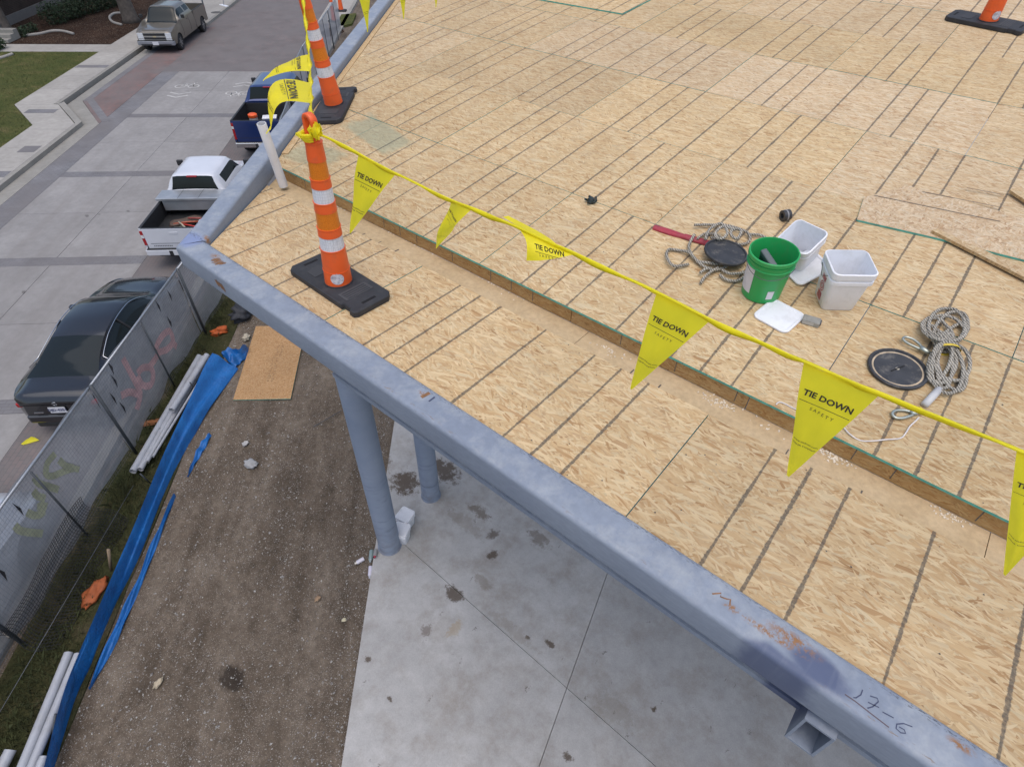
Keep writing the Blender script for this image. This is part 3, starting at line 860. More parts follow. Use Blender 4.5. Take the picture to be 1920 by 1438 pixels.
child_sheet('kerb', [(27.93, -17.51), (27.93, -17.335), (28.2, -17.33), (41.3, -17.33), (41.3, -17.51)], W, M_CURB, .25)
child_sheet('kerb', [(41.31, -17.51), (41.31, -17.33), (42.75, -15.43), (43.0, -15.61)], W, M_CURB, .25)
child_sheet('sidewalk_slab', [(41.3, -17.52), (43.0, -15.62), (43.8, -15.62), (43.8, -17.52)], W + .001, M_WALK, .2)
child_sheet('kerb', [(42.76, -15.43), (80, -15.43), (80, -15.61), (43.02, -15.61)], W, M_CURB, .25)
for (pa, w2) in (((15, 327), .5), ((82, 209), .45), ((184, 125), .45)):
    q = uv_of(at(*pa, W)); uu = q[0]
    va, vb = (-17.1, -15.65) if uu < 25 else ((-18.2, -17.0) if uu < 28.4 else (-19.05, -17.55))
    child_sheet('paver_band', [(uu - w2 / 2, va), (uu + w2 / 2, va), (uu + w2 / 2, vb), (uu - w2 / 2, vb)], W + .004, M_GREYP, .004)
q = uv_of(at(55, 280, W))
child_sheet('drain_grate', [(q[0] - .3, q[1] - .3), (q[0] + .3, q[1] - .3), (q[0] + .3, q[1] + .3), (q[0] - .3, q[1] + .3)], W + .005, M_GREYP, .004)
u = -19.15
for (va, vb) in ((-21.0, -19.11), (-22.9, -21.01), (-24.8, -22.91), (-26.7, -24.81)):
    child_sheet('sidewalk_slab', [(36.2, va), (37.65, va), (37.65, vb), (36.2, vb)], W, M_WALK, .2)
tag(sheet('lawn', [(-30, -17.16), (25.4, -17.16), (27.83, -19.12), (36.18, -19.12), (36.18, -34), (-30, -34)], W - .01, M_LAWN, th=.2), kind='structure')
tag(sheet('mulch_bed', [(37.67, -19.12), (80, -19.12), (80, -34), (37.67, -34)], W - .015, M_MULCH, th=.2), kind='structure')
# grass blades so that the lawn is not a flat sheet
M_BLADE = simple('grass_blade', (.085, .10, .032), .9, .5, 1.3)
M_BLADE2 = simple('weed_blade', (.065, .075, .028), .9, .5, 2.5)
def blades(name, n, fn, hmin, hmax, w, mat, label):
    mb = MB()
    for k in range(n):
        p, hs = fn()
        a = random.uniform(0, 6.3); h = random.uniform(hmin, hmax) * hs; l = Vector((math.cos(a), math.sin(a), 0))
        b = Vector((-l.y, l.x, 0)) * w * random.uniform(.6, 1.3)
        bend = l * h * random.uniform(.2, .9)
        mb.add([p - b, p + b, p + bend * .5 + Vector((0, 0, h * .7)) + b * .6, p + bend + Vector((0, 0, h))], [(0, 1, 2), (0, 2, 3)])
    return tag(mb.build(name, mat), label, 'grass', kind='stuff')
def lawn_pt():
    while True:
        u, v = random.uniform(16, 36.1), random.uniform(-27, -17.2)
        lim = -17.2 if u < 25.4 else (-17.2 - (u - 25.4) * .8 if u < 27.83 else -19.15)
        if v < lim: return S(u, v, W - .012), 1
blades('lawn_grass', 22000, lawn_pt, .03, .07, .012, M_BLADE, 'short patchy lawn grass behind the sidewalk')
def weed_pt():
    u = random.uniform(-3, 13); v = -6.42 + random.gauss(0, .2)
    if patchy(u * 1.7, v) < .35: u += .3
    return S(u, min(-6.0, max(-6.95, v)), 0), 1 if random.random() < .93 else 1.9
sheet('weed_strip', [(-6, -6.95), (14, -6.95), (14, -5.75), (-6, -5.6)], .014, M_WEED)
blades('fence_weeds', 9000, weed_pt, .05, .16, .006, M_BLADE2, 'weeds and rough grass growing along the foot of the screened fence')
# bicycle lane symbols painted on the road
M_PAINT = concrete('worn_white_paint', (.46, .45, .43), blot=.6, hue=(.32, .31, .30))
def sharrow(cu, cv, sgn):
    root = empty('road_marking', S(cu, cv, .0), label='white painted bicycle and chevron symbol on the road %s' % ('beside the brick parking bay' if sgn > 0 else 'next to the dark blue pickup'), cat='road marking')
    def T(a, b): return S(cu + a * sgn, cv + b * sgn, .006) - root.location
    def arc(ca, cb, r, n=18): return [T(ca + r * math.cos(2 * math.pi * i / n), cb + r * math.sin(2 * math.pi * i / n)) for i in range(n + 1)]
    mb = MB()
    for cb in (-.30, .30): mb.grid(ribbon(arc(.55, cb, .24), .055))
    for ln in ([(.55, -.30), (.95, -.12), (.9, .18), (.55, .30)], [(.55, -.3), (.55, .0), (.9, .18)], [(.95, -.12), (.55, 0)], [(.55, .3), (1.05, .2), (1.08, .33)], [(.95, -.12), (1.02, -.18)]):
        mb.grid(ribbon([T(a, b) for a, b in ln], .05))
    mb.build('bicycle_symbol', M_PAINT, root)
    for off in (-.35, -.78):
        MB().grid(ribbon([T(off + .0, -.46), T(off - .28, 0) , T(off + .0, .46)], .1)).build('chevron', M_PAINT, root)
q = uv_of(at(345, 168, 0)); sharrow(q[0] - .1, q[1], 1)
q = uv_of(at(452, 168, 0)); sharrow(q[0], q[1], -1)
# kerb on the near side, behind the fence
tag(sheet('near_kerb', [(-30, -7.28), (80, -7.28), (80, -7.06), (-30, -7.06)], .12, M_CURB, th=.2), kind='structure')
# far planting corner beyond the fence: concrete, grass and spilled soil
tag(sheet('far_corner_pavement', [(43.5, -8.9), (60, -9.2), (60, -7.3), (43.5, -7.3)], .02, M_WALK), kind='structure')
q = [uv_of(at(*p, .1)) for p in ((633, 42), (640, 28), (668, 26), (660, 45), (640, 50))]
tag(sheet('far_grass_patch', q, .12, M_LAWN, th=.15), kind='structure')
q = [uv_of(at(*p, .05)) for p in ((600, 62), (618, 52), (640, 48), (645, 58), (632, 66), (610, 68))]
tag(sheet('spilled_soil', q, .035, M_MULCH, th=.06), kind='structure')
# ------------------------------------------------------------------ traffic delineators
M_ORANGE = simple('orange_plastic', (.80, .115, .02), .42, .07, 5, dirt=((.35, .12, .06), .35, 14), spec=.5)
M_AMBER = NT('amber_reflector')
_c = M_AMBER.vor(M_AMBER.mapping(M_AMBER.obj(), sc=(1, 1, 1.6)), 75, 'DISTANCE_TO_EDGE')
M_AMBER = M_AMBER.set(M_AMBER.mix(M_AMBER.map(_c.outputs['Distance'], .02, .12), (.58, .15, .006), (.70, .20, .010)), .35)
def sheeting():
    m = NT('white_reflector'); p = m.obj()
    v = m.vor(p, 48, 'DISTANCE_TO_EDGE', rnd=.15)
    c = m.mix(m.map(v.outputs['Distance'], .02, .07), (.50, .51, .54), (.68, .69, .72))
    c = m.mix(m.map(m.noise(p, 14, 5, .7), .52, .66, 0, .55), c, (.30, .30, .31))
    return m.set(c, .4)
M_SHEET = sheeting()
M_RUBBER = simple('black_rubber', (.026, .027, .031), .68, .25, 9, bump=.25, dirt=((.10, .095, .09), .35, 8))
def delineator(name, loc, rotz, tiltx, label, lean=(0, 0)):
    root = empty(name, loc, (tiltx, 0, rotz), label=label, cat='traffic post', group='orange traffic posts on the roof')
    # rubber base: long slab with cut corners, notches and hand slots
    L, Wd, T = .43, .175, .048
    c = .045
    poly = [(-L + c, -Wd), (L - .16, -Wd), (L - .16, -Wd + .02), (L - .07, -Wd + .02), (L - .07, -Wd), (L - c * .4, -Wd), (L, -Wd + c * .6), (L, Wd - c), (L - c, Wd), (-L + c, Wd), (-L, Wd - c), (-L, -Wd + c)]
    base = MB().prism(poly, 0, T).build('rubber_base', M_RUBBER, root, bevel=.008, seg=2)
    mk = simple('slot_black', (.006, .006, .007), .9)
    for sx in (-1, 1):
        MB().box(sx * (L - .065) - .012, sx * (L - .065) + .012, -.06, .06, T - .001, T + .0012).build('hand_slot', mk, base)
    mb = MB().box(-.27, -.16, -.10, .10, T - .001, T + .003)
    pl = mb.build('raised_plate', simple('plate_rubber', (.045, .046, .05), .75), base)
    mb = MB().box(.155, .265, -.12, .12, T - .001, T + .003)
    mb.build('raised_plate', simple('plate_rubber2', (.055, .056, .06), .75), base)
    mb = MB()
    for k in range(4): mb.box(.172 + k * .024, .184 + k * .024, -.10, .10, T + .003, T + .0045)
    tag(mb.build('cast_ribs', M_RUBBER, base), kind='stuff')
    MB().lathe([(.112, T), (.112, T + .008), (.10, T + .008), (.10, T)], 36).build('socket_ring', M_RUBBER, base, smooth=True, auto=40)
    # post: stacked rings, slightly tapering
    post = empty('post', (0, 0, T), (lean[0], lean[1], 0)); post.parent = root
    segs = [('o', .12), ('o', .175), ('w', .10), ('o', .065), ('a', .12), ('o', .07), ('w', .10), ('o', .065), ('a', .115), ('o', .12)]
    z = 0; H = sum(s[1] for s in segs)
    rad = lambda zz: .096 - .047 * (zz / H)
    for i, (k, h) in enumerate(segs):
        r0, r1 = rad(z), rad(z + h)
        if k == 'o':
            prof = [(r0 + .006, z), (r0 + .006, z + .004), (r1 + .005, z + h - .006), (r1 + .009, z + h - .004), (r1 + .009, z + h), (r1, z + h + .001)]
            MB().lathe(prof, 36).build('orange_sleeve', M_ORANGE, post, smooth=True, auto=40)
        else:
            MB().lathe([(r0 + .003, z), (r1 + .003, z + h)], 36).build('reflective_band' if k == 'w' else 'amber_band', M_SHEET if k == 'w' else M_AMBER, post, smooth=True)
        z += h
    r = rad(H)
    MB().lathe([(r + .004, z), (r * .8, z + .012), (r * .62, z + .016), (0, z + .016)], 32).build('cap', M_ORANGE, post, smooth=True)
    # grab loop on top
    mb = MB(); hp = []
    for k in range(25):
        a = math.pi * k / 24; hp.append((-.040 * math.cos(a), 0, z + .125 + .034 * math.sin(a)))
    path = [(-.032, 0, z + .01), (-.040, 0, z + .06)] + hp + [(.040, 0, z + .06), (.032, 0, z + .01)]
    rows = []
    for i, p in enumerate(path):
        p = Vector(p); t = (Vector(path[min(i + 1, len(path) - 1)]) - Vector(path[max(i - 1, 0)])).normalized(); n = Vector((t.z, 0, -t.x))
        rows.append([p + n * a * .013 + Vector((0, b * .024, 0)) for a, b in ((-1, -.8), (-.6, -1), (.6, -1), (1, -.8), (1, .8), (.6, 1), (-.6, 1), (-1, .8))])
    mb.grid(rows, wrap=True)
    mb.build('grab_handle', M_ORANGE, post, smooth=True, auto=60)
    # scuffed round sticker near the foot
    mb = MB(); ring = []
    for k in range(20):
        a = 2 * math.pi * k / 20; hz, ha = .075 + .047 * math.sin(a), -.62 + .50 * math.cos(a)
        rr = .096 - .047 * (hz / H) + .0085
        ring.append((rr * math.cos(ha), rr * math.sin(ha), hz))
    cc = (.096 + .0065) ; ring.append((cc * math.cos(-.62), cc * math.sin(-.62), .075))
    mb.add(ring, [(20, k, (k + 1) % 20) for k in range(20)])
    mb.build('sticker', simple('worn_sticker', (.55, .53, .55), .5, .3, 20, dirt=((.18, .12, .2), .9, 40)), post)
    return root
A_LOC = Vector((-3.345, 2.035, ZD + .002))
post_a = delineator('traffic_post', A_LOC, math.radians(-2), 0, 'orange and white traffic post with yellow flag line tied on, standing on the lower strip', lean=(-.015, .035))
B = Vector((-5.90, 4.02, 0)); B.z = deck_z(B.y) + .002
post_b = delineator('traffic_post', B, math.radians(128), 0, 'second orange and white traffic post beside the grey edge tube', lean=(0, 0))
post_b.rotation_euler = (UP_ROT @ Matrix.Rotation(math.radians(128), 4, 'Z')).to_euler()
Cc = Vector((-.72, 9.93, 0)); Cc.z = deck_z(Cc.y) + .002
post_c = delineator('traffic_post', Cc, math.radians(-9), 0, 'far orange traffic post on its black base at the top right of the deck')
post_c.rotation_euler = (UP_ROT @ Matrix.Rotation(math.radians(-9), 4, 'Z')).to_euler()

# ------------------------------------------------------------------ yellow pennant lines
def yellow_vinyl():
    m = NT('yellow_vinyl'); p = m.obj()
    n = m.noise(p, 7, 4); f = m.map(n, .3, .7, .92, 1.08)
    c = m.mix(1.0, (.96, .87, .03), m.comb(f, f, f), 'MULTIPLY')
    m.bump(m.noise(m.mapping(p, sc=(1, 1, .4)), 12, 5, .65), .4, .014)
    m.b.inputs['Subsurface Weight'].default_value = 0.0
    mat = m.set(c, .42, spec=.45)
    tr = m.n('BsdfTranslucent'); m.put(tr.inputs[0], (.95, .88, .06)); mx = m.n('MixShader'); mx.inputs[0].default_value = .5
    m.l(m.b.outputs[0], mx.inputs[1]); m.l(tr.outputs[0], mx.inputs[2]); m.l(mx.outputs[0], m.out.inputs[0])
    return mat
M_YEL = yellow_vinyl()
M_PRINT = simple('black_print', (.03, .028, .02), .6)
TXT = [(text_mesh('TIE DOWN', 1.0, .03), .045, .80), (text_mesh('SAFETY', 1.0, 0, 1.55), .024, .685), (text_mesh('www.tiedown.com', 1.0, .01), .0145, .40), (text_mesh('OSHA Compliant', 1.0, .01), .0145, .365)]
def pennant(parent, P0, P1, tip, bulge=0.0, twist=0.0, text=True, fold=None, face=None):
    """triangle P0-P1 (on the line) to tip; bulge pushes the cloth along its normal"""
    P0, P1, tip = Vector(P0), Vector(P1), Vector(tip)
    mid = (P0 + P1) / 2
    nrm = (P1 - P0).cross(tip - mid).normalized()
    if face is None: face = CAM
    if nrm.dot(face - mid) < 0: nrm = -nrm
    def surf(s, t):                     # s 0..1 across, t 0 (line) .. 1 (tip)
        a = P0.lerp(P1, s); p = a.lerp(tip + (P1 - P0) * (s - .5) * .03, t)
        d = bulge * math.sin(math.pi * t) * (.6 + .4 * math.sin(math.pi * s)) + .004 * math.sin(11 * s - 7 * t + P0.x * 7) * t * (1 - t) * 4 + twist * math.sin(2.4 * math.pi * t) * (s - .5) * (1 - t)
        d += .004 * math.sin(9 * t + 5 * s)
        p = p + nrm * d
        if fold: p = fold(p, s, t)
        return p
    mb = MB(); rows = []
    for i in range(17):
        t = i / 16; rows.append([surf(j / 8, t) for j in range(9)])
    mb.grid(rows)
    pen = mb.build('pennant', M_YEL, parent, smooth=True)
    pen.location = (0, 0, 0)
    if text:
        Wd = (P1 - P0).length; H = (tip - mid).length
        right = (P1 - P0).normalized()
        lead = MB()
        def put(vs, fs, sc, yc):
            out = []
            for v in vs:
                t = 1 - (yc + v.y * sc / .55)
                half_w = Wd * (1 - t)
                s = .5 + v.x * sc / max(.02, half_w)
                e = 1e-3
                p = surf(s, t)
                nn = (surf(s + e, t) - p).cross(surf(s, t + e) - p)
                nn = nn.normalized() if nn.length > 0 else nrm
                if nn.dot(face - p) < 0: nn = -nn
                out.append(p + nn * .0045)
            lead.add(out, fs)
        for (vs, fs), sc, yc in TXT: put(vs, fs, sc * .80 * Wd / .27, yc)
        k = .092
        put([Vector((-k, -.0012, 0)), Vector((0, -.0012, 0)), Vector((k, -.0012, 0)), Vector((k, .0012, 0)), Vector((0, .0012, 0)), Vector((-k, .0012, 0))], [(0, 1, 4, 5), (1, 2, 3, 4)], Wd / .27, .735)
        tag(lead.build('lettering', M_PRINT, pen), kind='stuff')
    return pen
def rope_part(parent, pts, w, name='line'):
    # folded vinyl header tape with a cord in it: slightly twisting strip
    mb = MB(); rows = []
    n = len(pts)
    for i, p in enumerate(pts):
        p = Vector(p); t = (Vector(pts[min(i + 1, n - 1)]) - Vector(pts[max(i - 1, 0)])).normalized()
        a = .5 * math.sin(i * .31) + .25 * math.sin(i * .83)
        u1 = (Vector((0, 0, 1)) - t * t.z).normalized(); u2 = t.cross(u1)
        d = u1 * math.cos(a) + u2 * math.sin(a); e = t.cross(d)
        ww = w * (1 + .25 * math.sin(i * .7))
        rows.append([p + d * .006 + e * .003, p + e * .007, p - d * ww * .4 + e * .003, p - d * ww, p - d * ww * .4 - e * .003, p - e * .007])
    mb.grid(rows, wrap=True)
    return mb.build(name, M_YEL, parent, smooth=True)
def rel(root, *ps): return [Vector(p) - root.location for p in ps]
# --- front line, roof edge
A_TOP = A_LOC + Vector((.035, .01, 1.15))
line1 = empty('pennant_line', A_TOP, label='yellow warning flag line running along the front edge of the roof', cat='flag line')
raw = [(600, 252), (640, 270), (700, 303), (760, 334), (835, 370), (900, 396), (960, 421), (1020, 449), (1090, 480), (1160, 514), (1235, 549), (1335, 600), (1420, 638), (1505, 676), (1580, 708), (1650, 737), (1790, 793), (1920, 848), (2060, 905), (2240, 975)]
LP = [aty(x, y, 2.04 + .0 * i) for i, (x, y) in enumerate(raw)]
LP = [A_TOP + Vector((.03, .005, .03))] + LP
# carry the line on to its next post outside the picture
LP += [LP[-1] + Vector((.8, 0, -.02)), LP[-1] + Vector((1.6, 0, .02))]
rope_part(line1, [p - A_TOP for p in bez(LP, 6)], .018)
def pen_px(root, a, b, tp, ya=2.04, yt=2.04, **k):
    return pennant(root, aty(*a, ya) - root.location, aty(*b, ya) - root.location, aty(*tp, yt) - root.location, face=CAM - root.location, **k)
pen_px(line1, (672, 292), (742, 326), (657, 438), yt=2.00, bulge=.015)
pen_px(line1, (843, 374), (884, 393), (818, 466), yt=2.12, bulge=.03, twist=.10, text=True)
pen_px(line1, (1231, 550), (1333, 600), (1183, 730), yt=2.02, bulge=.02)
pen_px(line1, (1507, 680), (1650, 740), (1477, 893), yt=2.02, bulge=.015)
pen_px(line1, (1906, 846), (2040, 900), (1883, 1078), yt=2.03, bulge=.03)
pen_px(line1, (2160, 950), (2290, 1000), (2150, 1190), bulge=.03)
# the third flag is blown up over the line: a folded sail with the print on its hanging flap
o1 = line1.location
def ap(x, y, Y): return aty(x, y, Y) - o1
rows = []
edgeA = bez([ap(943, 407, 2.10), ap(968, 424, 2.06), ap(985, 448, 2.0), ap(988, 470, 1.97), ap(987, 489, 1.96)], 4)
edgeB = bez([ap(953, 405, 2.12), ap(998, 428, 2.12), ap(1030, 447, 2.08), ap(1052, 465, 2.05), ap(1078, 477, 2.04)], 4)
for i in range(len(edgeA)):
    a, b = edgeA[i], edgeB[i]; rows.append([a.lerp(b, j / 8) + Vector((0, -.03 * math.sin(math.pi * j / 8) * (i / len(edgeA)), .0)) for j in range(9)])
mb = MB().grid(rows); f3 = mb.build('pennant', M_YEL, line1, smooth=True)
f3['label'] = 'flag blown up and folded over the line'
(vs, fs) = TXT[0][0]
lead = MB()
q0, q1, q2 = ap(1000, 467, 1.95), ap(1062, 476, 1.985), ap(1000, 452, 1.96)
cen = (ap(1003, 462, 1.93) + ap(1058, 478, 1.95)) / 2
ux = (ap(1058, 478, 1.95) - ap(1003, 462, 1.93)); uy = ap(1001, 455, 1.93) - ap(1003, 470, 1.93)
ln = 5.0
lead.add([cen + ux * (v.x / ln) + uy * (v.y * .9) for v in vs], fs)
lead.add([cen + ux * a + uy * b for a, b in ((-.52, -.62), (.35, -.62), (.35, -.69), (-.52, -.69))], [(0, 1, 2, 3)])
(vs, fs) = TXT[1][0]
lead.add([cen + ux * (v.x / 7.5 - .08) + uy * (v.y * .5 - .98) for v in vs], fs)
tag(lead.build('lettering', M_PRINT, f3), kind='stuff')
# --- knot of tape on the post
mb = MB()
for k in range(4):
    r = .050 + .003 * k; zz = .955 + .012 * k
    mb.tube([(A_LOC.x + .035 + r * math.cos(a * .5), A_LOC.y + r * math.sin(a * .5), A_LOC.z + T0) for a, T0 in ((q, 1.12 + .010 * k + .006 * math.sin(q + k)) for q in range(13))], .009, 6)
kc = A_LOC + Vector((.105, .0, 1.185))
for k in range(5):
    pts = []
    for j in range(10):
        a = j * .7 + k * 1.9; pts.append(kc + Vector((.034 * math.cos(a) + .02 * math.sin(k), .022 * math.sin(a * 1.3 + k), .026 * math.sin(a + k * 2))))
    mb.grid(ribbon(bez(pts, 3), .04, Vector((.3, .9, .2))))
mb.v = [tuple(Vector(v) - line1.location) for v in mb.v]
mb.build('knot', M_YEL, line1, smooth=True)
# --- side line from the front post to the second post, twisted, with flags blown towards the street
axB = UP_ROT @ Vector((0, 0, 1))
B_TOP = B + axB * 1.12
line2 = empty('pennant_line', A_TOP, label='twisted yellow flag line running from the front post to the second post', cat='flag line')
p0, p1 = A_TOP + Vector((-.01, .02, .05)), B_TOP
L2 = [p0.lerp(p1, t) + Vector((0, 0, -.16 * math.sin(math.pi * t))) for t in [i / 40 for i in range(41)]]
mb = MB(); rows = []
for i, p in enumerate(L2):
    t = (L2[min(i + 1, 40)] - L2[max(i - 1, 0)]).normalized(); a = i * .55
    u1 = (Vector((0, 0, 1)) - t * t.z).normalized(); u2 = t.cross(u1); d = (u1 * math.cos(a) + u2 * math.sin(a)) * .02
    rows.append([p + d, p + t.cross(d) * .3, p - d, p - t.cross(d) * .3])
mb.grid(rows, wrap=True); mb.v = [tuple(Vector(v) - line2.location) for v in mb.v]; mb.build('line', M_YEL, line2, smooth=True)
def l2(t): return L2[int(t * 40)] - line2.location
def street_side(x, y, t, dist):          # a point on the sight line of the flag, level with the line and out over the street side
    d = ray(x, y); base = L2[int(t * 40)]
    n = Vector((-.832, -.555, 0)); k = (base - CAM).dot(n) + dist
    return CAM + d * (k / d.dot(n)) - line2.location
pennant(line2, l2(.58), l2(.47), street_side(493, 152, .52, .42), bulge=.05, face=CAM - line2.location)
def foldL(p, s, t): return p + Vector((-.10, -.05, .12)) * math.sin(math.pi * min(1, t * 1.15)) * (1 - s * .5)
pennant(line2, l2(.36), l2(.19), street_side(499, 251, .27, .30), bulge=.03, fold=foldL, face=CAM - line2.location)
# small loose tail hanging at the front post
pennant(line2, A_LOC + Vector((-.02, .03, 1.15)) - line2.location, A_LOC + Vector((.02, -.03, 1.10)) - line2.location, A_LOC + Vector((-.17, .02, 1.08)) - line2.location, bulge=.02, text=False, face=CAM - line2.location)
# --- third line from the second post away across the deck
D3 = Vector((-.139, .990, SLOPE * .990))
line3 = empty('pennant_line', B_TOP, label='yellow flag line leaving the second post across the top of the deck', cat='flag line')
rope_part(line3, [D3 * (i * .1) + Vector((0, 0, -.25 * math.sin(math.pi * i / 60) + .03)) for i in range(61)], .018)
for k in range(9):
    s = .72 + .64 * k; zz = -.25 * math.sin(math.pi * s / 6) + .01
    a, b = D3 * s + Vector((0, 0, zz)), D3 * (s + .25) + Vector((0, 0, zz))
    pennant(line3, a, b, D3 * (s + .13) + Vector((-.02, .0, zz - .52 + (.02 if k else -.0))), bulge=.03, face=CAM - line3.location, text=k < 3)

# ------------------------------------------------------------------ things on the lower strip and the edge
M_PVC = simple('white_pvc', (.70, .69, .70), .45, .05, 4, dirt=((.45, .42, .40), .35, 9))
pb = at(533, 352, ZD)
pbase = Vector((pb.x, pb.y, ZD - .0))
d = ray(490, 232); k = 0
# leans out over the edge tube: 0.62 m long
best = None
for i in range(200):
    q = CAM + d * (4.2 + i * .02)
    e = abs((q - pbase).length - .64)
    if best is None or e < best[0]: best = (e, q)
ptop = best[1]
ax = (ptop - pbase).normalized()
root = empty('white_pipe', pbase, label='short white plastic pipe leaning against the grey edge tube', cat='pipe')
mb = MB(); r = .042
M = ax.to_track_quat('Z', 'Y').to_matrix().to_4x4(); Ln = (ptop - pbase).length
mb.lathe([(r, .02), (r, .3), (r, Ln - .004), (r - .002, Ln), (r - .006, Ln), (r - .006, Ln - .25), (0, Ln - .25)], 28, M=M)
mb.build('pipe', M_PVC, root, smooth=True, auto=40)

# ------------------------------------------------------------------ buckets, lids, ropes on the upper deck
M_WPL = simple('white_plastic', (.76, .77, .80), .4, .04, 4, dirt=((.45, .44, .42), .3, 12))
M_GRN = simple('green_plastic', (.018, .33, .085), .38, .07, 5, dirt=((.10, .20, .09), .35, 14))
M_WIRE = simple('wire', (.12, .12, .13), .4, metal=1)
M_PAPER = simple('paper_label', (.62, .62, .66), .6, .06, 6, dirt=((.3, .3, .32), .4, 9))
M_REDP = simple('red_print', (.50, .06, .07), .6, .25, 30)
def deck_empty(name, p, rz=0, **k):
    o = empty(name, on_deck(p, .001), **k)
    o.rotation_euler = (UP_ROT @ Matrix.Rotation(rz, 4, 'Z')).to_euler(); return o
# green round pail
g0 = up(1416, 556)
pail = deck_empty('green_bucket', Vector((g0.x + .01, g0.y + .06, 0)), math.radians(20), label='green round plastic bucket with a white label and tools inside', cat='bucket')
HB, R0, R1 = .355, .130, .150
prof = [(0, 0), (R0 - .01, 0), (R0, .008), (R0 + (R1 - R0) * .75, HB * .75), (R1 + .006, HB * .76), (R1 + .006, HB * .775), (R1 - .001, HB * .785), (R1, HB * .86), (R1 + .006, HB * .865), (R1 + .006, HB * .88), (R1 + .001, HB * .885), (R1 + .002, HB - .03), (R1 + .011, HB - .028), (R1 + .011, HB - .004), (R1 + .006, HB), (R1 + .001, HB), (R1 - .003, HB - .01), (R0 - .004, .012), (0, .012)]
MB().lathe(prof, 48).build('pail_body', M_GRN, pail, smooth=True, auto=35)
def curved_patch(a0, a1, z0, z1, rf, n=10):
    mb = MB(); rows = []
    for i in range(n + 1):
        a = a0 + (a1 - a0) * i / n
        rows.append([(rf(z) * math.cos(a), rf(z) * math.sin(a), z) for z in (z0 + (z1 - z0) * j / 4 for j in range(5))])
    return mb.grid(rows)
rf = lambda z: R0 + (R1 - R0) * z / HB * 1.0 + .0022
curved_patch(math.radians(185), math.radians(232), .06, .262, rf).build('paper_label', M_PAPER, pail, smooth=True)
curved_patch(math.radians(282), math.radians(300), .05, .12, rf).build('paper_scrap', M_PAPER, pail, smooth=True)
MB().tube([((R1 + .012) * math.cos(a), (R1 + .012) * math.sin(a), .285 - .055 * math.sin((a - 3.3) / 2.6 * math.pi)) for a in [3.3 + 2.6 * i / 20 for i in range(21)]], .0022, 5).build('wire_handle', M_WIRE, pail)
pk = empty('tool_package', on_deck(Vector((g0.x + .0, g0.y + .06, 0)), .12), label='clear package of dark tools standing inside the green bucket', cat='package')
pk.rotation_euler = (math.radians(18), math.radians(14), math.radians(-35))
MB().box(-.085, .085, -.022, .022, -.09, .21).build('blister', simple('blister', (.10, .12, .12), .25), pk, bevel=.008)
MB().box(-.07, .07, -.024, -.0225, -.02, .19).build('card', simple('card_dark', (.03, .06, .07), .5, .5, 30), pk)
MB().tube([(-.04, -.028, .0), (-.02, -.03, .05), (-.03, -.03, .09), (-.0, -.03, .13)], .006, 6).build('yellow_cord', M_YEL, pk, smooth=True)
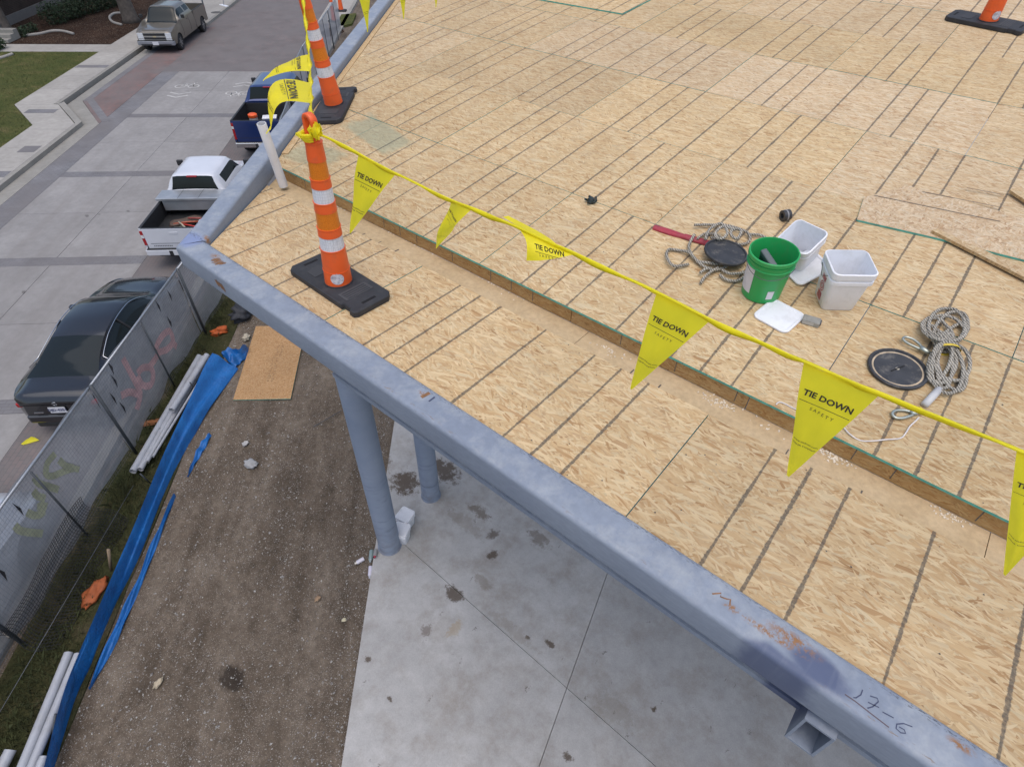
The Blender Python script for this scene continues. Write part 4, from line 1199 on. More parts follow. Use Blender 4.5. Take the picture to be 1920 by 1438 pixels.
# square white pails
def rsq(hw, r, z, n=6, hy=None):
    hy = hy or hw; out = []
    for cx, cy, a0 in ((hw - r, hy - r, 0), (-hw + r, hy - r, 90), (-hw + r, -hy + r, 180), (hw - r, -hy + r, 270)):
        for k in range(n + 1):
            a = math.radians(a0 + 90 * k / n); out.append(Vector((cx + r * math.cos(a), cy + r * math.sin(a), z)))
    return out
def square_pail(name, p, rz, H, b, t, label, lid=False, ground=False, printed=False):
    o = deck_empty(name, p, rz, label=label, cat='bucket', group='white square buckets') if not ground else empty(name, p, (0, 0, rz), label=label, cat='bucket', group='white square buckets')
    f = lambda z: b + (t - b) * z / H
    mb = MB(); rows = [rsq(b * .5, .02, .0), rsq(b - .006, .03, .0), rsq(b, .034, .008), rsq(f(H * .72), .038, H * .72)]
    rows += [rsq(t + .006, .042, H * .73), rsq(t + .006, .042, H * .80), rsq(t - .001, .04, H * .81), rsq(t, .04, H * .87), rsq(t + .008, .044, H * .875), rsq(t + .008, .044, H - .004), rsq(t + .003, .04, H), rsq(t - .001, .038, H)]
    if not lid:
        rows += [rsq(t - .004, .036, H - .01), rsq(b - .005, .028, .012), rsq(b * .4, .02, .012)]
        mb.grid(rows, wrap=True)
        mb.f.append(tuple(range(len(mb.v) - 28, len(mb.v)))); mb.m.append(0)
        mb.build('pail_body', M_WPL, o, smooth=True, auto=40)
    else:
        mb.grid(rows, wrap=True); mb.build('pail_body', M_WPL, o, smooth=True, auto=40)
        mb = MB().grid([rsq(t + .010, .045, H - .02), rsq(t + .010, .045, H + .006), rsq(t + .004, .042, H + .010), rsq(t - .014, .036, H + .010), rsq(t - .018, .034, H + .004), rsq(.03, .02, H + .004)], wrap=True)
        mb.f.append(tuple(range(len(mb.v) - 28, len(mb.v)))); mb.m.append(0)
        mb.build('lid', M_WPL, o, smooth=True, auto=30)
    mb = MB()
    mb.tube([Vector((-(t + .012), -.07, H * .82)), Vector((-(t + .02), 0, H * .66)), Vector((-(t + .012), .07, H * .82))], .002, 5)
    mb.build('wire_handle', M_WIRE, o)
    if printed:
        # faded red print on the side wall, running up the wall
        tilt = math.atan((t - b) / H)
        base = Matrix.Translation((-(f(H * .40) + .0025), .0, H * .40)) @ Matrix.Rotation(-math.pi / 2, 4, 'Z') @ Matrix.Rotation(math.pi / 2 + tilt, 4, 'X')
        mb = MB()
        ring = [[(r_ * math.cos(2 * math.pi * i / 24), r_ * math.sin(2 * math.pi * i / 24), 0) for r_ in (.030, .036)] for i in range(25)]
        mb.grid(ring)
        ring = [[(r_ * math.cos(2 * math.pi * i / 24), r_ * math.sin(2 * math.pi * i / 24), 0) for r_ in (.015, .021)] for i in range(25)]
        mb.grid(ring)
        for (y0, y1) in ((-.105, -.045), (.045, .085)):
            for xx in (-.032, -.018, -.004, .010, .024):
                mb.add([(xx, y0, 0), (xx + .008, y0, 0), (xx + .008, y1, 0), (xx, y1, 0)], [(0, 1, 2, 3)])
        mb.v = [tuple(base @ Vector(v)) for v in mb.v]
        tag(mb.build('red_print', M_REDP, o), kind='stuff')
    return o
s0 = up(1555, 574)
square_pail('square_bucket', Vector((s0.x + .0, s0.y + .07, 0)), math.radians(34), .325, .105, .13, 'open white square bucket with red print standing apart on the right', printed=True)
s1 = up(1487, 512)
sb2 = square_pail('square_bucket', Vector((s1.x - .02, s1.y + .10, 0)), math.radians(-12), .27, .095, .118, 'open white square bucket leaning behind the green bucket')
sb2.rotation_euler = (UP_ROT @ Matrix.Rotation(math.radians(-12), 4, 'Z') @ Matrix.Rotation(math.radians(17), 4, 'X')).to_euler(); sb2.location.z += .026
gl = empty('glove_scrap', on_deck(Vector((s0.x, s0.y + .07, 0)), .014), label='small yellow scrap lying in the bottom of the open square bucket', cat='scrap')
MB().tube([(-.05, 0, .01), (-.02, .02, .02), (.02, -.01, .015), (.05, .01, .01)], [.012, .02, .018, .01], 7).build('scrap', simple('scrap_yellow', (.45, .38, .08), .7), gl, smooth=True)
def sq_lid(name, p, rz, tilt, lift, label):
    o = deck_empty(name, p, rz, label=label, cat='lid', group='white square lids')
    o.location.z += lift
    o.rotation_euler = (UP_ROT @ Matrix.Rotation(rz, 4, 'Z') @ Matrix.Rotation(tilt, 4, 'X')).to_euler()
    t = .128
    mb = MB().grid([rsq(t - .02, .03, .0), rsq(t - .004, .042, .0), rsq(t, .045, .004), rsq(t, .045, .014), rsq(t - .004, .042, .017), rsq(t - .014, .036, .017), rsq(t - .02, .034, .012), rsq(.03, .02, .012)], wrap=True)
    mb.f.append(tuple(range(len(mb.v) - 28, len(mb.v)))); mb.m.append(0)
    mb.build('lid_shell', M_WPL, o, smooth=True, auto=30); return o
l0 = up(1460, 594)
sq_lid('bucket_lid', l0, math.radians(-9), 0, 0, 'white square lid lying flat on the deck in front of the green bucket')
l1 = up(1500, 512)
sq_lid('bucket_lid', Vector((l1.x + .02, l1.y + .0, 0)), math.radians(-34), math.radians(22), .05, 'white square lid propped against the bucket behind the green one')
# little grey box and odd bits
t0 = up(1519, 606)
o = deck_empty('grey_box', t0, math.radians(10), label='small grey metal box touching the corner of the flat white lid', cat='box')
MB().box(-.055, .055, -.032, .032, 0, .038).build('case', simple('grey_case', (.26, .255, .23), .6, .2, 20), o, bevel=.006)
MB().box(-.05, .02, -.0325, -.0315, .008, .03).build('label_plate', simple('grey_plate', (.42, .42, .40), .6), o)
MB().box(.045, .062, -.02, .02, .012, .036).build('end_cap', simple('dark_cap', (.08, .08, .085), .6), o, bevel=.004)
f0 = up(1108, 380)
o = deck_empty('black_clamp', f0, .4, label='small black fitting lying on the panel joint left of the red strap', cat='fitting')
mb = MB()
for k in range(5):
    a = k * 1.3; mb.tube([(.02 * math.cos(a), .02 * math.sin(a), .008), (.045 * math.cos(a + .4), .045 * math.sin(a + .4), .02), (.05 * math.cos(a + .9), .05 * math.sin(a + .9), .035)], .010, 7)
mb.lathe([(0, .0), (.032, .0), (.032, .03), (.02, .045), (0, .045)], 14)
mb.build('clamp_body', simple('black_green_metal', (.025, .035, .033), .5, .4, 30), o, smooth=True, auto=50)
r0 = up(1470, 413)
o = deck_empty('tape_roll', r0, .9, label='small black roll of tape behind the white buckets', cat='tape roll')
MB().lathe([(.022, -.03), (.043, -.03), (.043, .03), (.022, .03)], 28, M=Matrix.Translation((0, 0, .043)) @ Matrix.Rotation(math.pi / 2, 4, 'Y'), closed=True).build('roll', simple('black_tape', (.03, .03, .034), .45), o, smooth=True, auto=40)
MB().lathe([(.0435, -.006), (.0438, .0), (.0435, .006)], 28, M=Matrix.Translation((0, 0, .043)) @ Matrix.Rotation(math.pi / 2, 4, 'Y')).build('band', simple('grey_band', (.22, .22, .23), .5), o, smooth=True)
# red strap
ra, rm_, rb = up(1226, 428), up(1282, 446), up(1345, 464)
o = deck_empty('red_strap', ra, 0, label='red webbing strap end sticking out from under the rope heap', cat='strap')
def strap(p, q, w, lift):
    inv = o.matrix_basis.inverted()
    a, b = inv @ on_deck(p, lift), inv @ on_deck(q, lift)
    t = (b - a).normalized(); n = Vector((-t.y, t.x, 0)); mb = MB(); rows = []
    for i in range(9):
        s = i / 8; ww = w * (.75 + .25 * math.sin(math.pi * min(1, s * 1.15 + .05)) ** .4)
        c = a.lerp(b, s)
        rows.append([c + n * ww * k + Vector((0, 0, h)) for k, h in ((-1, .0), (-1, .012), (-.6, .022), (.6, .022), (1, .012), (1, 0))])
    mb.grid(rows, wrap=True)
    mb.f.append(tuple(range(6))); mb.m.append(0); mb.f.append(tuple(range(len(mb.v) - 6, len(mb.v)))); mb.m.append(0)
    return mb
bpy.context.view_layer.update()
M_RED = simple('red_webbing', (.33, .032, .05), .6, .15, 18, dirt=((.25, .12, .12), .5, 20))
strap(ra, rm_, .032, .002).build('strap_half', M_RED, o, smooth=True, auto=50)
strap(rm_, rb, .030, .006).build('strap_half', M_RED, o, smooth=True, auto=50)
# black round lids
M_BLID = simple('black_lid', (.035, .037, .042), .55, .3, 10, dirt=((.22, .20, .17), .75, 9))
def round_lid(p, R, lift, tilt, label, stick):
    o = deck_empty('round_lid', p, .3, label=label, cat='lid', group='black round bucket lids')
    o.location.z += lift
    o.rotation_euler = (UP_ROT @ Matrix.Rotation(tilt[0], 4, 'X') @ Matrix.Rotation(tilt[1], 4, 'Y')).to_euler()
    MB().lathe([(R - .004, 0), (R, .004), (R, .018), (R - .005, .022), (R - .014, .022), (R - .018, .012), (R - .03, .010), (R * .3, .011), (0, .011)], 48).build('lid_shell', M_BLID, o, smooth=True, auto=35)
    if stick:
        MB().lathe([(R - .034, .0112), (R - .028, .0118), (R - .024, .0112)], 48).build('dust_ring', simple('dust', (.45, .36, .25), .9, .3, 20), o)
        MB().box(-.003, .003, -.05, .05, .011, .016, M=Matrix.Rotation(-.5, 4, 'Z')).build('seam', simple('seam_black', (.01, .01, .01), .6), o)
        MB().lathe([(0, .013), (.012, .012), (.012, .0115)], 14).build('boss', simple('boss_dust', (.42, .38, .31), .8), o, smooth=True)
    return o
round_lid(up(1681, 694), .168, .002, (0, 0), 'black round bucket lid lying flat beside the tied rope coil', True)
round_lid(up(1356, 488), .160, .055, (-.08, .1), 'black round bucket lid resting on the loose rope heap by the green bucket', False)
# ropes
def rope_material(name, col):
    m = NT(name); p = m.obj()
    w = m.n('TexWave', wave_type='BANDS', bands_direction='DIAGONAL'); m.l(p, w.inputs['Vector'])
    w.inputs['Scale'].default_value = 26; w.inputs['Distortion'].default_value = 4.5; w.inputs['Detail'].default_value = 2
    c = m.mix(m.map(w.outputs['Fac'], .15, .6), tuple(.42 * k for k in col), col)
    f = m.map(m.noise(p, 5, 3), .3, .7, .8, 1.12); c = m.mix(1.0, c, m.comb(f, f, f), 'MULTIPLY')
    m.bump(w.outputs['Fac'], .6, .006)
    return m.set(c, .85, spec=.2)
M_ROPE = rope_material('grey_rope', (.46, .43, .37))
def twisted(path, R, strands=3, pitch=.055, n=5):
    """laid rope: strands wound round the path"""
    mb = MB(); L = 0; P = [Vector(p) for p in path]
    nrm = None; frames = []
    for i, p in enumerate(P):
        t = (P[min(i + 1, len(P) - 1)] - P[max(i - 1, 0)]).normalized()
        nrm = t.orthogonal().normalized() if nrm is None else (nrm - t * nrm.dot(t)).normalized()
        if i: L += (p - P[i - 1]).length
        frames.append((p, nrm, t.cross(nrm), L))
    for s in range(strands):
        pts = []
        for p, a, b, l in frames:
            an = 2 * math.pi * (l / pitch + s / strands); pts.append(p + (a * math.cos(an) + b * math.sin(an)) * R * .5)
        mb.tube(pts, R * .56, n)
    return mb
def resample(pts, step):
    out = [pts[0]]; acc = 0
    for i in range(1, len(pts)):
        seg = pts[i] - pts[i - 1]; l = seg.length
        while acc + l >= step:
            k = (step - acc) / l; q = pts[i - 1] + seg * k; out.append(q); seg = pts[i] - q; l = seg.length; pts[i - 1] = q; acc = 0
        acc += l
    return out
# tied coil at the right
rc = up(1757, 660)
coil = deck_empty('tied_rope_coil', rc, 0, label='tied bundle of grey rope with a yellow band and steel snap hooks', cat='rope')
bpy.context.view_layer.update()
def loc_of(o, x, y, h): return o.matrix_basis.inverted() @ on_deck(up(x, y), h)
waist = (1764, 660)
def loop(dx, dy, w, h0):
    pts = []
    for k in range(13):
        a = math.pi * 2 * k / 12
        bx = waist[0] + dx * (1 - math.cos(a)) / 2 + w * math.sin(a); by = waist[1] + dy * (1 - math.cos(a)) / 2
        pts.append(loc_of(coil, bx, by, .018 + h0 * (1 - (1 - math.cos(a)) / 2) + random.uniform(0, .012)))
    return bez(pts, 6)
spec = [(-20, -58, 24, .03), (8, -76, 34, .05), (26, -70, 30, .03), (-6, -62, 40, .06), (38, -48, 20, .02), (-30, -44, 14, .05),
        (-8, 66, 26, .03), (10, 84, 30, .04), (28, 78, 24, .02), (-18, 62, 18, .05), (22, 60, 34, .06), (2, 74, 14, .03)]
for (dx, dy, w, h0) in spec:
    twisted(resample(loop(dx, dy, w, h0), .008), .0115).build('rope_loop', M_ROPE, coil, smooth=True)
wr = []
c0 = loc_of(coil, 1764, 652, .045); tdir = (loc_of(coil, 1780, 690, .045) - loc_of(coil, 1750, 615, .045)).normalized(); sdir = Vector((-tdir.y, tdir.x, 0)).normalized()
for k in range(90):
    a = k * .5; wr.append(c0 + tdir * (-.055 + .11 * k / 89) + sdir * (.062 * math.cos(a)) + Vector((0, 0, .035 * math.sin(a))))
twisted(wr, .0115).build('rope_wrap', M_ROPE, coil, smooth=True)
mb = MB(); rows = []
for k in range(25):
    a = 2 * math.pi * k / 24; c = c0 + tdir * .065
    rows.append([c + tdir * s + sdir * (.072 * math.cos(a)) + Vector((0, 0, .045 * math.sin(a))) for s in (-.009, .009)])
mb.grid(rows).build('yellow_band', simple('yellow_tape', (.62, .46, .05), .5, .15, 20), coil, smooth=True)
M_HOOK = simple('zinc_hook', (.42, .45, .40), .35, .15, 20, metal=.8)
def snap(parent, a, b, h):
    a, b = loc_of(parent, *a, h), loc_of(parent, *b, h); t = (b - a); L = t.length; t.normalize(); n = Vector((-t.y, t.x, 0))
    pts = [a + t * (L * s) + n * w for s, w in ((.95, .0), (.7, .012), (.5, .026), (.25, .032), (.06, .02), (0, 0), (.05, -.018), (.25, -.026), (.5, -.02), (.7, -.012))]
    mb = MB().tube(bez(pts, 4), .0085, 8); mb.tube([a + t * (L * s) for s in (.66, .85, 1.08)], [.018, .016, .013], 10)
    return mb.build('snap_hook', M_HOOK, parent, smooth=True)
snap(coil, (1672, 782), (1722, 776), .014)
snap(coil, (1690, 640), (1736, 668), .03)
mb = MB(); pts = [loc_of(coil, x, y, .022) for x, y in ((1757, 735), (1745, 748), (1730, 764))]
mb.tube(pts, [.021, .022, .021], 12).build('rope_sleeve', simple('sleeve', (.50, .50, .50), .4, .08, 8), coil, smooth=True)
MB().tube([loc_of(coil, 1722, 772, .02), loc_of(coil, 1716, 776, .02)], [.02, .016], 10).build('yellow_ferrule', simple('yellow_ferrule', (.55, .42, .06), .5), coil, smooth=True)
# loose heap
heap = deck_empty('loose_rope_heap', up(1325, 480), 0, label='loose heap of grey rope under and around the black lid by the green bucket', cat='rope')
bpy.context.view_layer.update()
def hp(pts, h=.016): return bez([loc_of(heap, x, y, h + random.uniform(0, .03) + (z[0] if z else 0)) for x, y, *z in pts], 7)
paths = [
    [(1290, 500), (1262, 506), (1249, 490), (1252, 474), (1270, 473), (1290, 482), (1310, 500), (1335, 512), (1362, 505)],
    [(1300, 448), (1290, 470), (1304, 492), (1325, 502), (1350, 498), (1360, 470), (1345, 448), (1322, 444), (1305, 456)],
    [(1300, 430), (1330, 428), (1362, 432), (1398, 443), (1404, 456), (1390, 463), (1360, 460), (1330, 452)],
    [(1318, 466, .04), (1326, 446, .05), (1345, 440, .05), (1358, 452, .06), (1352, 468, .07), (1340, 470, .07), (1336, 456, .06), (1350, 444, .06), (1372, 452, .05)],
    [(1310, 520), (1322, 512), (1334, 508)], [(1348, 520), (1362, 530), (1384, 530), (1396, 522), (1390, 514)], [(1352, 512), (1368, 520), (1394, 516)],
    [(1372, 440, .03), (1384, 452, .04), (1376, 464, .04), (1364, 458, .05), (1370, 446, .05)],
    [(1400, 446), (1420, 446), (1434, 452)], [(1312, 536), (1320, 526), (1332, 516), (1346, 508)]]
for pth in paths:
    twisted(resample(hp(pth), .008), .0115).build('rope_run', M_ROPE, heap, smooth=True)
# white string
st_pts = [(1453, 762), (1460, 756), (1472, 758), (1490, 768), (1530, 782), (1560, 790), (1578, 800), (1592, 816), (1612, 826), (1635, 828), (1660, 826), (1688, 822), (1698, 812), (1704, 802), (1716, 790), (1722, 784)]
q = [on_deck(up(x, y), .006 + .004 * math.sin(i * 2.1)) for i, (x, y) in enumerate(st_pts)]
for i, p in enumerate(q):
    if p.y < STEP_Y: q[i] = Vector((p.x, STEP_Y + .005, deck_z(STEP_Y) + .005))
o = empty('white_string', q[0], label='thin white string trailing over the step from the rope coil', cat='string')
pp = [p - q[0] for p in bez(q, 5)]
MB().tube(pp, .0042, 6).build('string', simple('string_white', (.66, .62, .60), .7), o, smooth=True)
# ------------------------------------------------------------------ screened chain link fence along the street
def screen_material():
    m = NT('fence_screen'); p = m.obj()
    n = m.noise(p, 1.3, 4); n2 = m.noise(p, 9, 4, .65)
    c = m.ramp(n, [(.3, (.37, .38, .40)), (.55, (.45, .46, .485)), (.75, (.53, .54, .56))])
    f = m.map(n2, .3, .7, .9, 1.1); c = m.mix(1.0, c, m.comb(f, f, f), 'MULTIPLY')
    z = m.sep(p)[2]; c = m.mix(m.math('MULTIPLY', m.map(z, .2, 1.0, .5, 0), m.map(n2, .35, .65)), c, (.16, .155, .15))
    m.bump(m.noise(p, 6, 3), .25, .03)
    mat = m.set(c, .75, spec=.2)
    tl = m.n('BsdfTranslucent'); m.put(tl.inputs[0], c); m0 = m.n('MixShader'); m0.inputs[0].default_value = .3
    m.l(m.b.outputs[0], m0.inputs[1]); m.l(tl.outputs[0], m0.inputs[2])
    tr = m.n('BsdfTransparent'); mx = m.n('MixShader'); mx.inputs[0].default_value = .26
    m.l(m0.outputs[0], mx.inputs[1]); m.l(tr.outputs[0], mx.inputs[2]); m.l(mx.outputs[0], m.out.inputs[0])
    return mat
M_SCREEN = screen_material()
M_GALV = simple('galvanised_pipe', (.36, .38, .41), .42, .1, 12, metal=.55)
M_DKPIPE = simple('dark_pipe', (.06, .068, .078), .5, .2, 12)
M_WIRE2 = simple('fence_wire', (.15, .16, .18), .5, metal=.3)
M_SLIT = simple('slit_dark', (.02, .02, .024), .9)
M_PINKP = simple('pink_paint', (.52, .33, .34), .8, .25, 5)
M_YELP = simple('pale_yellow_paint', (.42, .435, .30), .8, .25, 5)
FP = [(-3.2, -7.15), (.42, -7.05), (4.12, -6.88), (7.82, -6.66), (11.55, -6.42), (15.3, -6.05), (19.0, -5.95), (22.7, -6.2), (26.4, -6.8), (30.1, -7.02), (33.8, -7.02), (37.5, -7.0), (41.2, -7.0)]
def billow(x, z, ph): return -.035 * math.sin(x * 1.7 + ph) * math.sin(z * 1.72) - .02 * math.sin(x * 4.1 + z * 3 + ph * 2)
def fence_panel(i, label, detail, ph):
    a, b = S(*FP[i]), S(*FP[i + 1]); dv = b - a; L = dv.length
    root = empty('fence_panel', a, (0, 0, math.atan2(dv.y, dv.x)), label=label, cat='fence', group='screened fence panels along the street')
    MB().tube([(0, -.045, 0), (0, -.045, 1.88)], .03, 10).build('post', M_DKPIPE, root, smooth=True)
    MB().tube([(.02, .0, 1.84), (L - .02, .0, 1.84)], .021, 8).build('top_rail', M_GALV, root, smooth=True)
    MB().tube([(L / 2, -.05, .02), (L / 2, -.05, 1.83)], .018, 8).build('brace', M_DKPIPE, root, smooth=True)
    # screen cloth
    mb = MB(); rows = []; nx, nz = (40, 16) if detail else (12, 5)
    for j in range(nx + 1):
        x = .02 + (L - .04) * j / nx
        zb = .16 + .07 * math.sin(x * 1.9 + ph) + .04 * math.sin(x * 5 + ph)
        rows.append([(x, .035 + billow(x, z, ph), z) for z in (zb + (1.845 - zb) * k / nz for k in range(nz + 1))])
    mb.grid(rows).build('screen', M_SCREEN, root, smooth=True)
    # chain link in front of the cloth, on the lot side
    mb = MB(); pitch = .062 if detail else .16
    n = int(L / pitch)
    def wire(pts, r):
        o = len(mb.v)
        for p in pts:
            x, y, z = p; mb.v += [(x - r, y, z), (x + r, y, z), (x, y + r * 1.5, z)]
        for q in range(len(pts) - 1):
            for c in range(3):
                mb.f.append((o + q * 3 + c, o + q * 3 + (c + 1) % 3, o + q * 3 + 3 + (c + 1) % 3, o + q * 3 + 3 + c)); mb.m.append(0)
    def wireh(z, r):
        o = len(mb.v); pts = [(L * q / 14, .016 + billow(L * q / 14, z, ph), z) for q in range(15)]
        for x, y, zz in pts: mb.v += [(x, y, zz - r), (x, y, zz + r), (x, y - r * 1.5, zz)]
        for q in range(14):
            for c in range(3):
                mb.f.append((o + q * 3 + c, o + q * 3 + (c + 1) % 3, o + q * 3 + 3 + (c + 1) % 3, o + q * 3 + 3 + c)); mb.m.append(0)
    if detail:
        for k in range(1, n):
            x = k * pitch; wire([(x, (.018 + billow(x, z, ph)), z) for z in (.06, .4, .75, 1.1, 1.45, 1.83)], .0016)
        for k in range(1, 29): wireh(.06 + k * pitch, .0016)
        o = mb.build('chain_link', M_WIRE2, root); o['kind'] = 'stuff'
    return root, L
def screen_pt(i, root, L, x, y):
    """point of the panel's plane on a sight line, in panel coordinates"""
    a, b = S(*FP[i]), S(*FP[i + 1]); t = (b - a).normalized(); n = Vector((-t.y, t.x, 0))
    d = ray(x, y); p = CAM + d * ((a - CAM).dot(n) / d.dot(n))
    return Vector(((p - a).dot(t), 0, p.z))
names = {1: 'screened fence panel at the lower left corner of the lot', 2: 'screened fence panel with pale yellow letters sprayed on it', 3: 'screened fence panel with pink letters sprayed on it beside the black car', 4: 'screened fence panel ending under the roof corner',
    5: 'screened fence panel standing beside the white pickup', 6: 'screened fence panel standing between the white and dark blue pickups', 7: 'screened fence panel standing beside the dark blue pickup',
    8: 'far fence panel seen just left of the second traffic post', 9: 'far fence panel seen behind the middle of the grey edge tube', 10: 'far fence panel next to the spilled soil heap', 11: 'farthest fence panel next to the far grass patch', 0: 'fence panel past the bottom left corner with its post behind the conduits'}
panels = {}
for i in range(len(FP) - 1):
    panels[i] = fence_panel(i, names[i], i in (1, 2, 3, 4), i * 1.3)
def paint(i, name, strokes_, w, mat):
    root, L = panels[i]; mb = MB()
    for st_ in strokes_:
        pts = bez([screen_pt(i, root, L, x, y) for x, y in st_], 5)
        pts = [Vector((p.x, .029 + billow(p.x, p.z, i * 1.3), p.z)) for p in pts]
        mb.grid(ribbon(pts, w, Vector((0, 1, 0))))
    tag(mb.build(name, mat, root), kind='stuff')
paint(3, 'pink_lettering', [[(236, 672), (245, 690), (258, 718), (266, 738), (262, 768)], [(232, 742), (248, 735), (268, 742)], [(262, 700), (272, 690), (286, 690), (290, 705), (284, 722), (270, 722), (262, 705)], [(292, 655), (296, 640), (306, 626), (318, 622), (322, 640), (312, 655), (300, 660), (292, 675), (284, 688)], [(318, 640), (330, 650)]], .15, M_PINKP)
paint(2, 'yellow_lettering', [[(104, 850), (92, 868), (92, 888), (104, 892), (122, 884), (140, 878), (150, 880)], [(112, 862), (124, 872), (140, 876)], [(70, 894), (80, 906), (98, 912), (116, 918)], [(70, 920), (78, 930), (92, 934)], [(56, 960), (70, 966), (86, 962), (80, 948), (94, 950)], [(32, 985), (42, 994), (62, 998), (86, 1000)]], .12, M_YELP)
for i, lst in {3: [(300, 575), (320, 605), (212, 690), (218, 715), (320, 555)], 2: [(215, 748), (235, 765), (40, 955)], 1: [(8, 1075)]}.items():
    root, L = panels[i]
    for (x, y) in lst:
        c = screen_pt(i, root, L, x, y); a = random.uniform(-.5, .1)
        y0 = .027 + billow(c.x, c.z, i * 1.3)
        MB().add([(c.x, y0, c.z + .18), (c.x + .026, y0 - .014, c.z), (c.x + .09 * a, y0, c.z - .16), (c.x - .016, y0 - .008, c.z)], [(0, 1, 2), (0, 2, 3)]).build('slit', M_SLIT, root)
# black roll of loose plastic mesh fallen off the fence foot
o = empty('loose_mesh', S(4.6, -6.2, 0), label='loose black plastic mesh sagging at the foot of the fence', cat='mesh')
mb = MB()
def mesh_surf(s, t):
    u_ = 4.0 + 2.3 * s; v_ = -6.88 + (u_ - 4.12) * .06
    top = .75 - .35 * abs(s - .45) - .12 * math.sin(5 * s)
    return S(u_ + .06 * math.sin(7 * t + 3 * s), v_ + .07 + .5 * t ** 1.7 + .04 * math.sin(9 * s) * t, .03 + top * (1 - t) ** 1.1 + .05 * math.sin(11 * s) * t * (1 - t)) - o.location
for k in range(46):
    mb.tube([mesh_surf(k / 45, q / 12) for q in range(13)], .0045, 3, cap=False)
for k in range(22):
    mb.tube([mesh_surf(q / 24, k / 21) for q in range(25)], .0045, 3, cap=False)
w = mb.build('mesh_net', simple('black_mesh', (.018, .019, .021), .6), o); w['kind'] = 'stuff'
# ------------------------------------------------------------------ conduits, tarp, debris
M_CONDUIT = simple('grey_conduit', (.38, .40, .44), .42, .06, 3, dirt=((.26, .25, .24), .45, 5))
def conduit(a, b, r, za, zb, label):
    p, q = at(*a, za), at(*b, zb); c = empty('conduit', p, label=label, cat='pipe', group='grey plastic conduits')
    d = q - p; L = d.length; M = d.to_track_quat('Z', 'Y').to_matrix().to_4x4()
    MB().lathe([(0, .05), (r - .006, .05), (r - .006, 0), (r, 0), (r, L / 2), (r, L), (r - .006, L), (r - .006, L - .3), (0, L - .3)], 18, M=M).build('tube', M_CONDUIT, c, smooth=True, auto=40)
    return c
cl = ['grey conduit nearest the fence in the upper bundle', 'grey conduit lying second from the fence in the upper bundle', 'short grey conduit lying on top of the upper bundle', 'thin grey conduit fourth from the fence in the upper bundle', 'thin pale conduit of the upper bundle touching the blue tarp']
conduit((374, 668), (249, 884), .062, .24, .20, cl[0])
conduit((381, 670), (263, 880), .055, .21, .18, cl[1])
conduit((388, 666), (322, 769), .060, .38, .36, cl[2])
conduit((390, 672), (275, 866), .042, .2, .18, cl[3])
conduit((396, 678), (287, 856), .024, .28, .26, cl[4])
conduit((129, 1224), (38, 1446), .062, .2, .18, 'grey conduit on the fence side of the lower pair beside the tarp')
conduit((147, 1226), (56, 1446), .058, .2, .18, 'grey conduit on the tarp side of the lower pair')
conduit((20, 1405), (-8, 1460), .07, .2, .15, 'cut end of a grey conduit in the bottom left corner')
conduit((80, 1424), (62, 1470), .055, .3, .28, 'white end of a short conduit tucked against the blue tarp')
def tarp_material():
    m = NT('blue_tarp'); p = m.obj(); n = m.noise(p, 3, 4)
    c = m.ramp(n, [(.3, (.005, .085, .30)), (.7, (.01, .14, .43))])
    m.bump(m.math('ADD', m.noise(p, 5, 5, .65), m.math('MULTIPLY', m.noise(p, 24, 4), .35)), .7, .05)
    return m.set(c, .38, spec=.5)
M_TARP = tarp_material()
def tarp(name, left, right, zl, zr, label, folds=2.4):
    n = 40
    lp, rp = bez([at(*p, zl) for p in left], 8), bez([at(*p, zr) for p in right], 8)
    def samp(P, t): k = t * (len(P) - 1); i = min(int(k), len(P) - 2); return P[i].lerp(P[i + 1], k - i)
    o = empty(name, Vector((lp[0].x, lp[0].y, 0)), label=label, cat='tarp')
    mb = MB(); rows = []
    for i in range(81):
        t = i / 80; a, b = samp(lp, t), samp(rp, t); row = []
        for j in range(15):
            s = j / 14; p = a.lerp(b, s)
            p.z += (.05 if zl > .1 else .015) * math.sin(s * math.pi * folds + 2.2 * math.sin(t * 5)) * math.sin(math.pi * s) + .02 * math.sin(t * 23 + s * 4)
            row.append(p - o.location)
        rows.append(row)
    # folded back skirt gives the strip its thickness
    mb.grid(rows); mb.grid([[p - Vector((0, 0, .02 + .3 * zl * (1 - j / 14))) for j, p in enumerate(r)] for r in rows], flip=True)
    mb.grid([[r[0], r[0] - Vector((0, 0, .02 + .3 * zl))] for r in rows])
    mb.build('sheet', M_TARP, o, smooth=True); return o
tarp('blue_tarp', [(398, 662), (375, 705), (330, 800), (285, 905), (235, 1020), (190, 1130), (150, 1215), (120, 1300), (78, 1450)], [(446, 690), (405, 748), (372, 800), (318, 900), (262, 1040), (212, 1140), (172, 1240), (135, 1320), (98, 1450)], .36, .03, 'long bright blue tarp strip folded along the edge of the dirt')
tarp('blue_tarp', [(415, 662), (428, 652), (445, 655), (458, 645)], [(440, 690), (450, 680), (462, 668), (466, 652)], .30, .04, 'crumpled top end of blue tarp beside the strand board on the ground', 3)
tarp('blue_strip', [(392, 812), (378, 828), (366, 850), (352, 890)], [(396, 815), (384, 840), (368, 866), (350, 896)], .05, .02, 'short torn blue strip on the dirt beside the tarp', 2)
tarp('blue_strip', [(326, 925), (303, 975), (281, 1025), (257, 1085), (227, 1147), (200, 1205), (165, 1290)], [(329, 928), (309, 980), (290, 1032), (267, 1090), (239, 1155), (212, 1215), (168, 1290)], .07, .02, 'long torn blue strip lying on the dirt parallel to the tarp', 4)
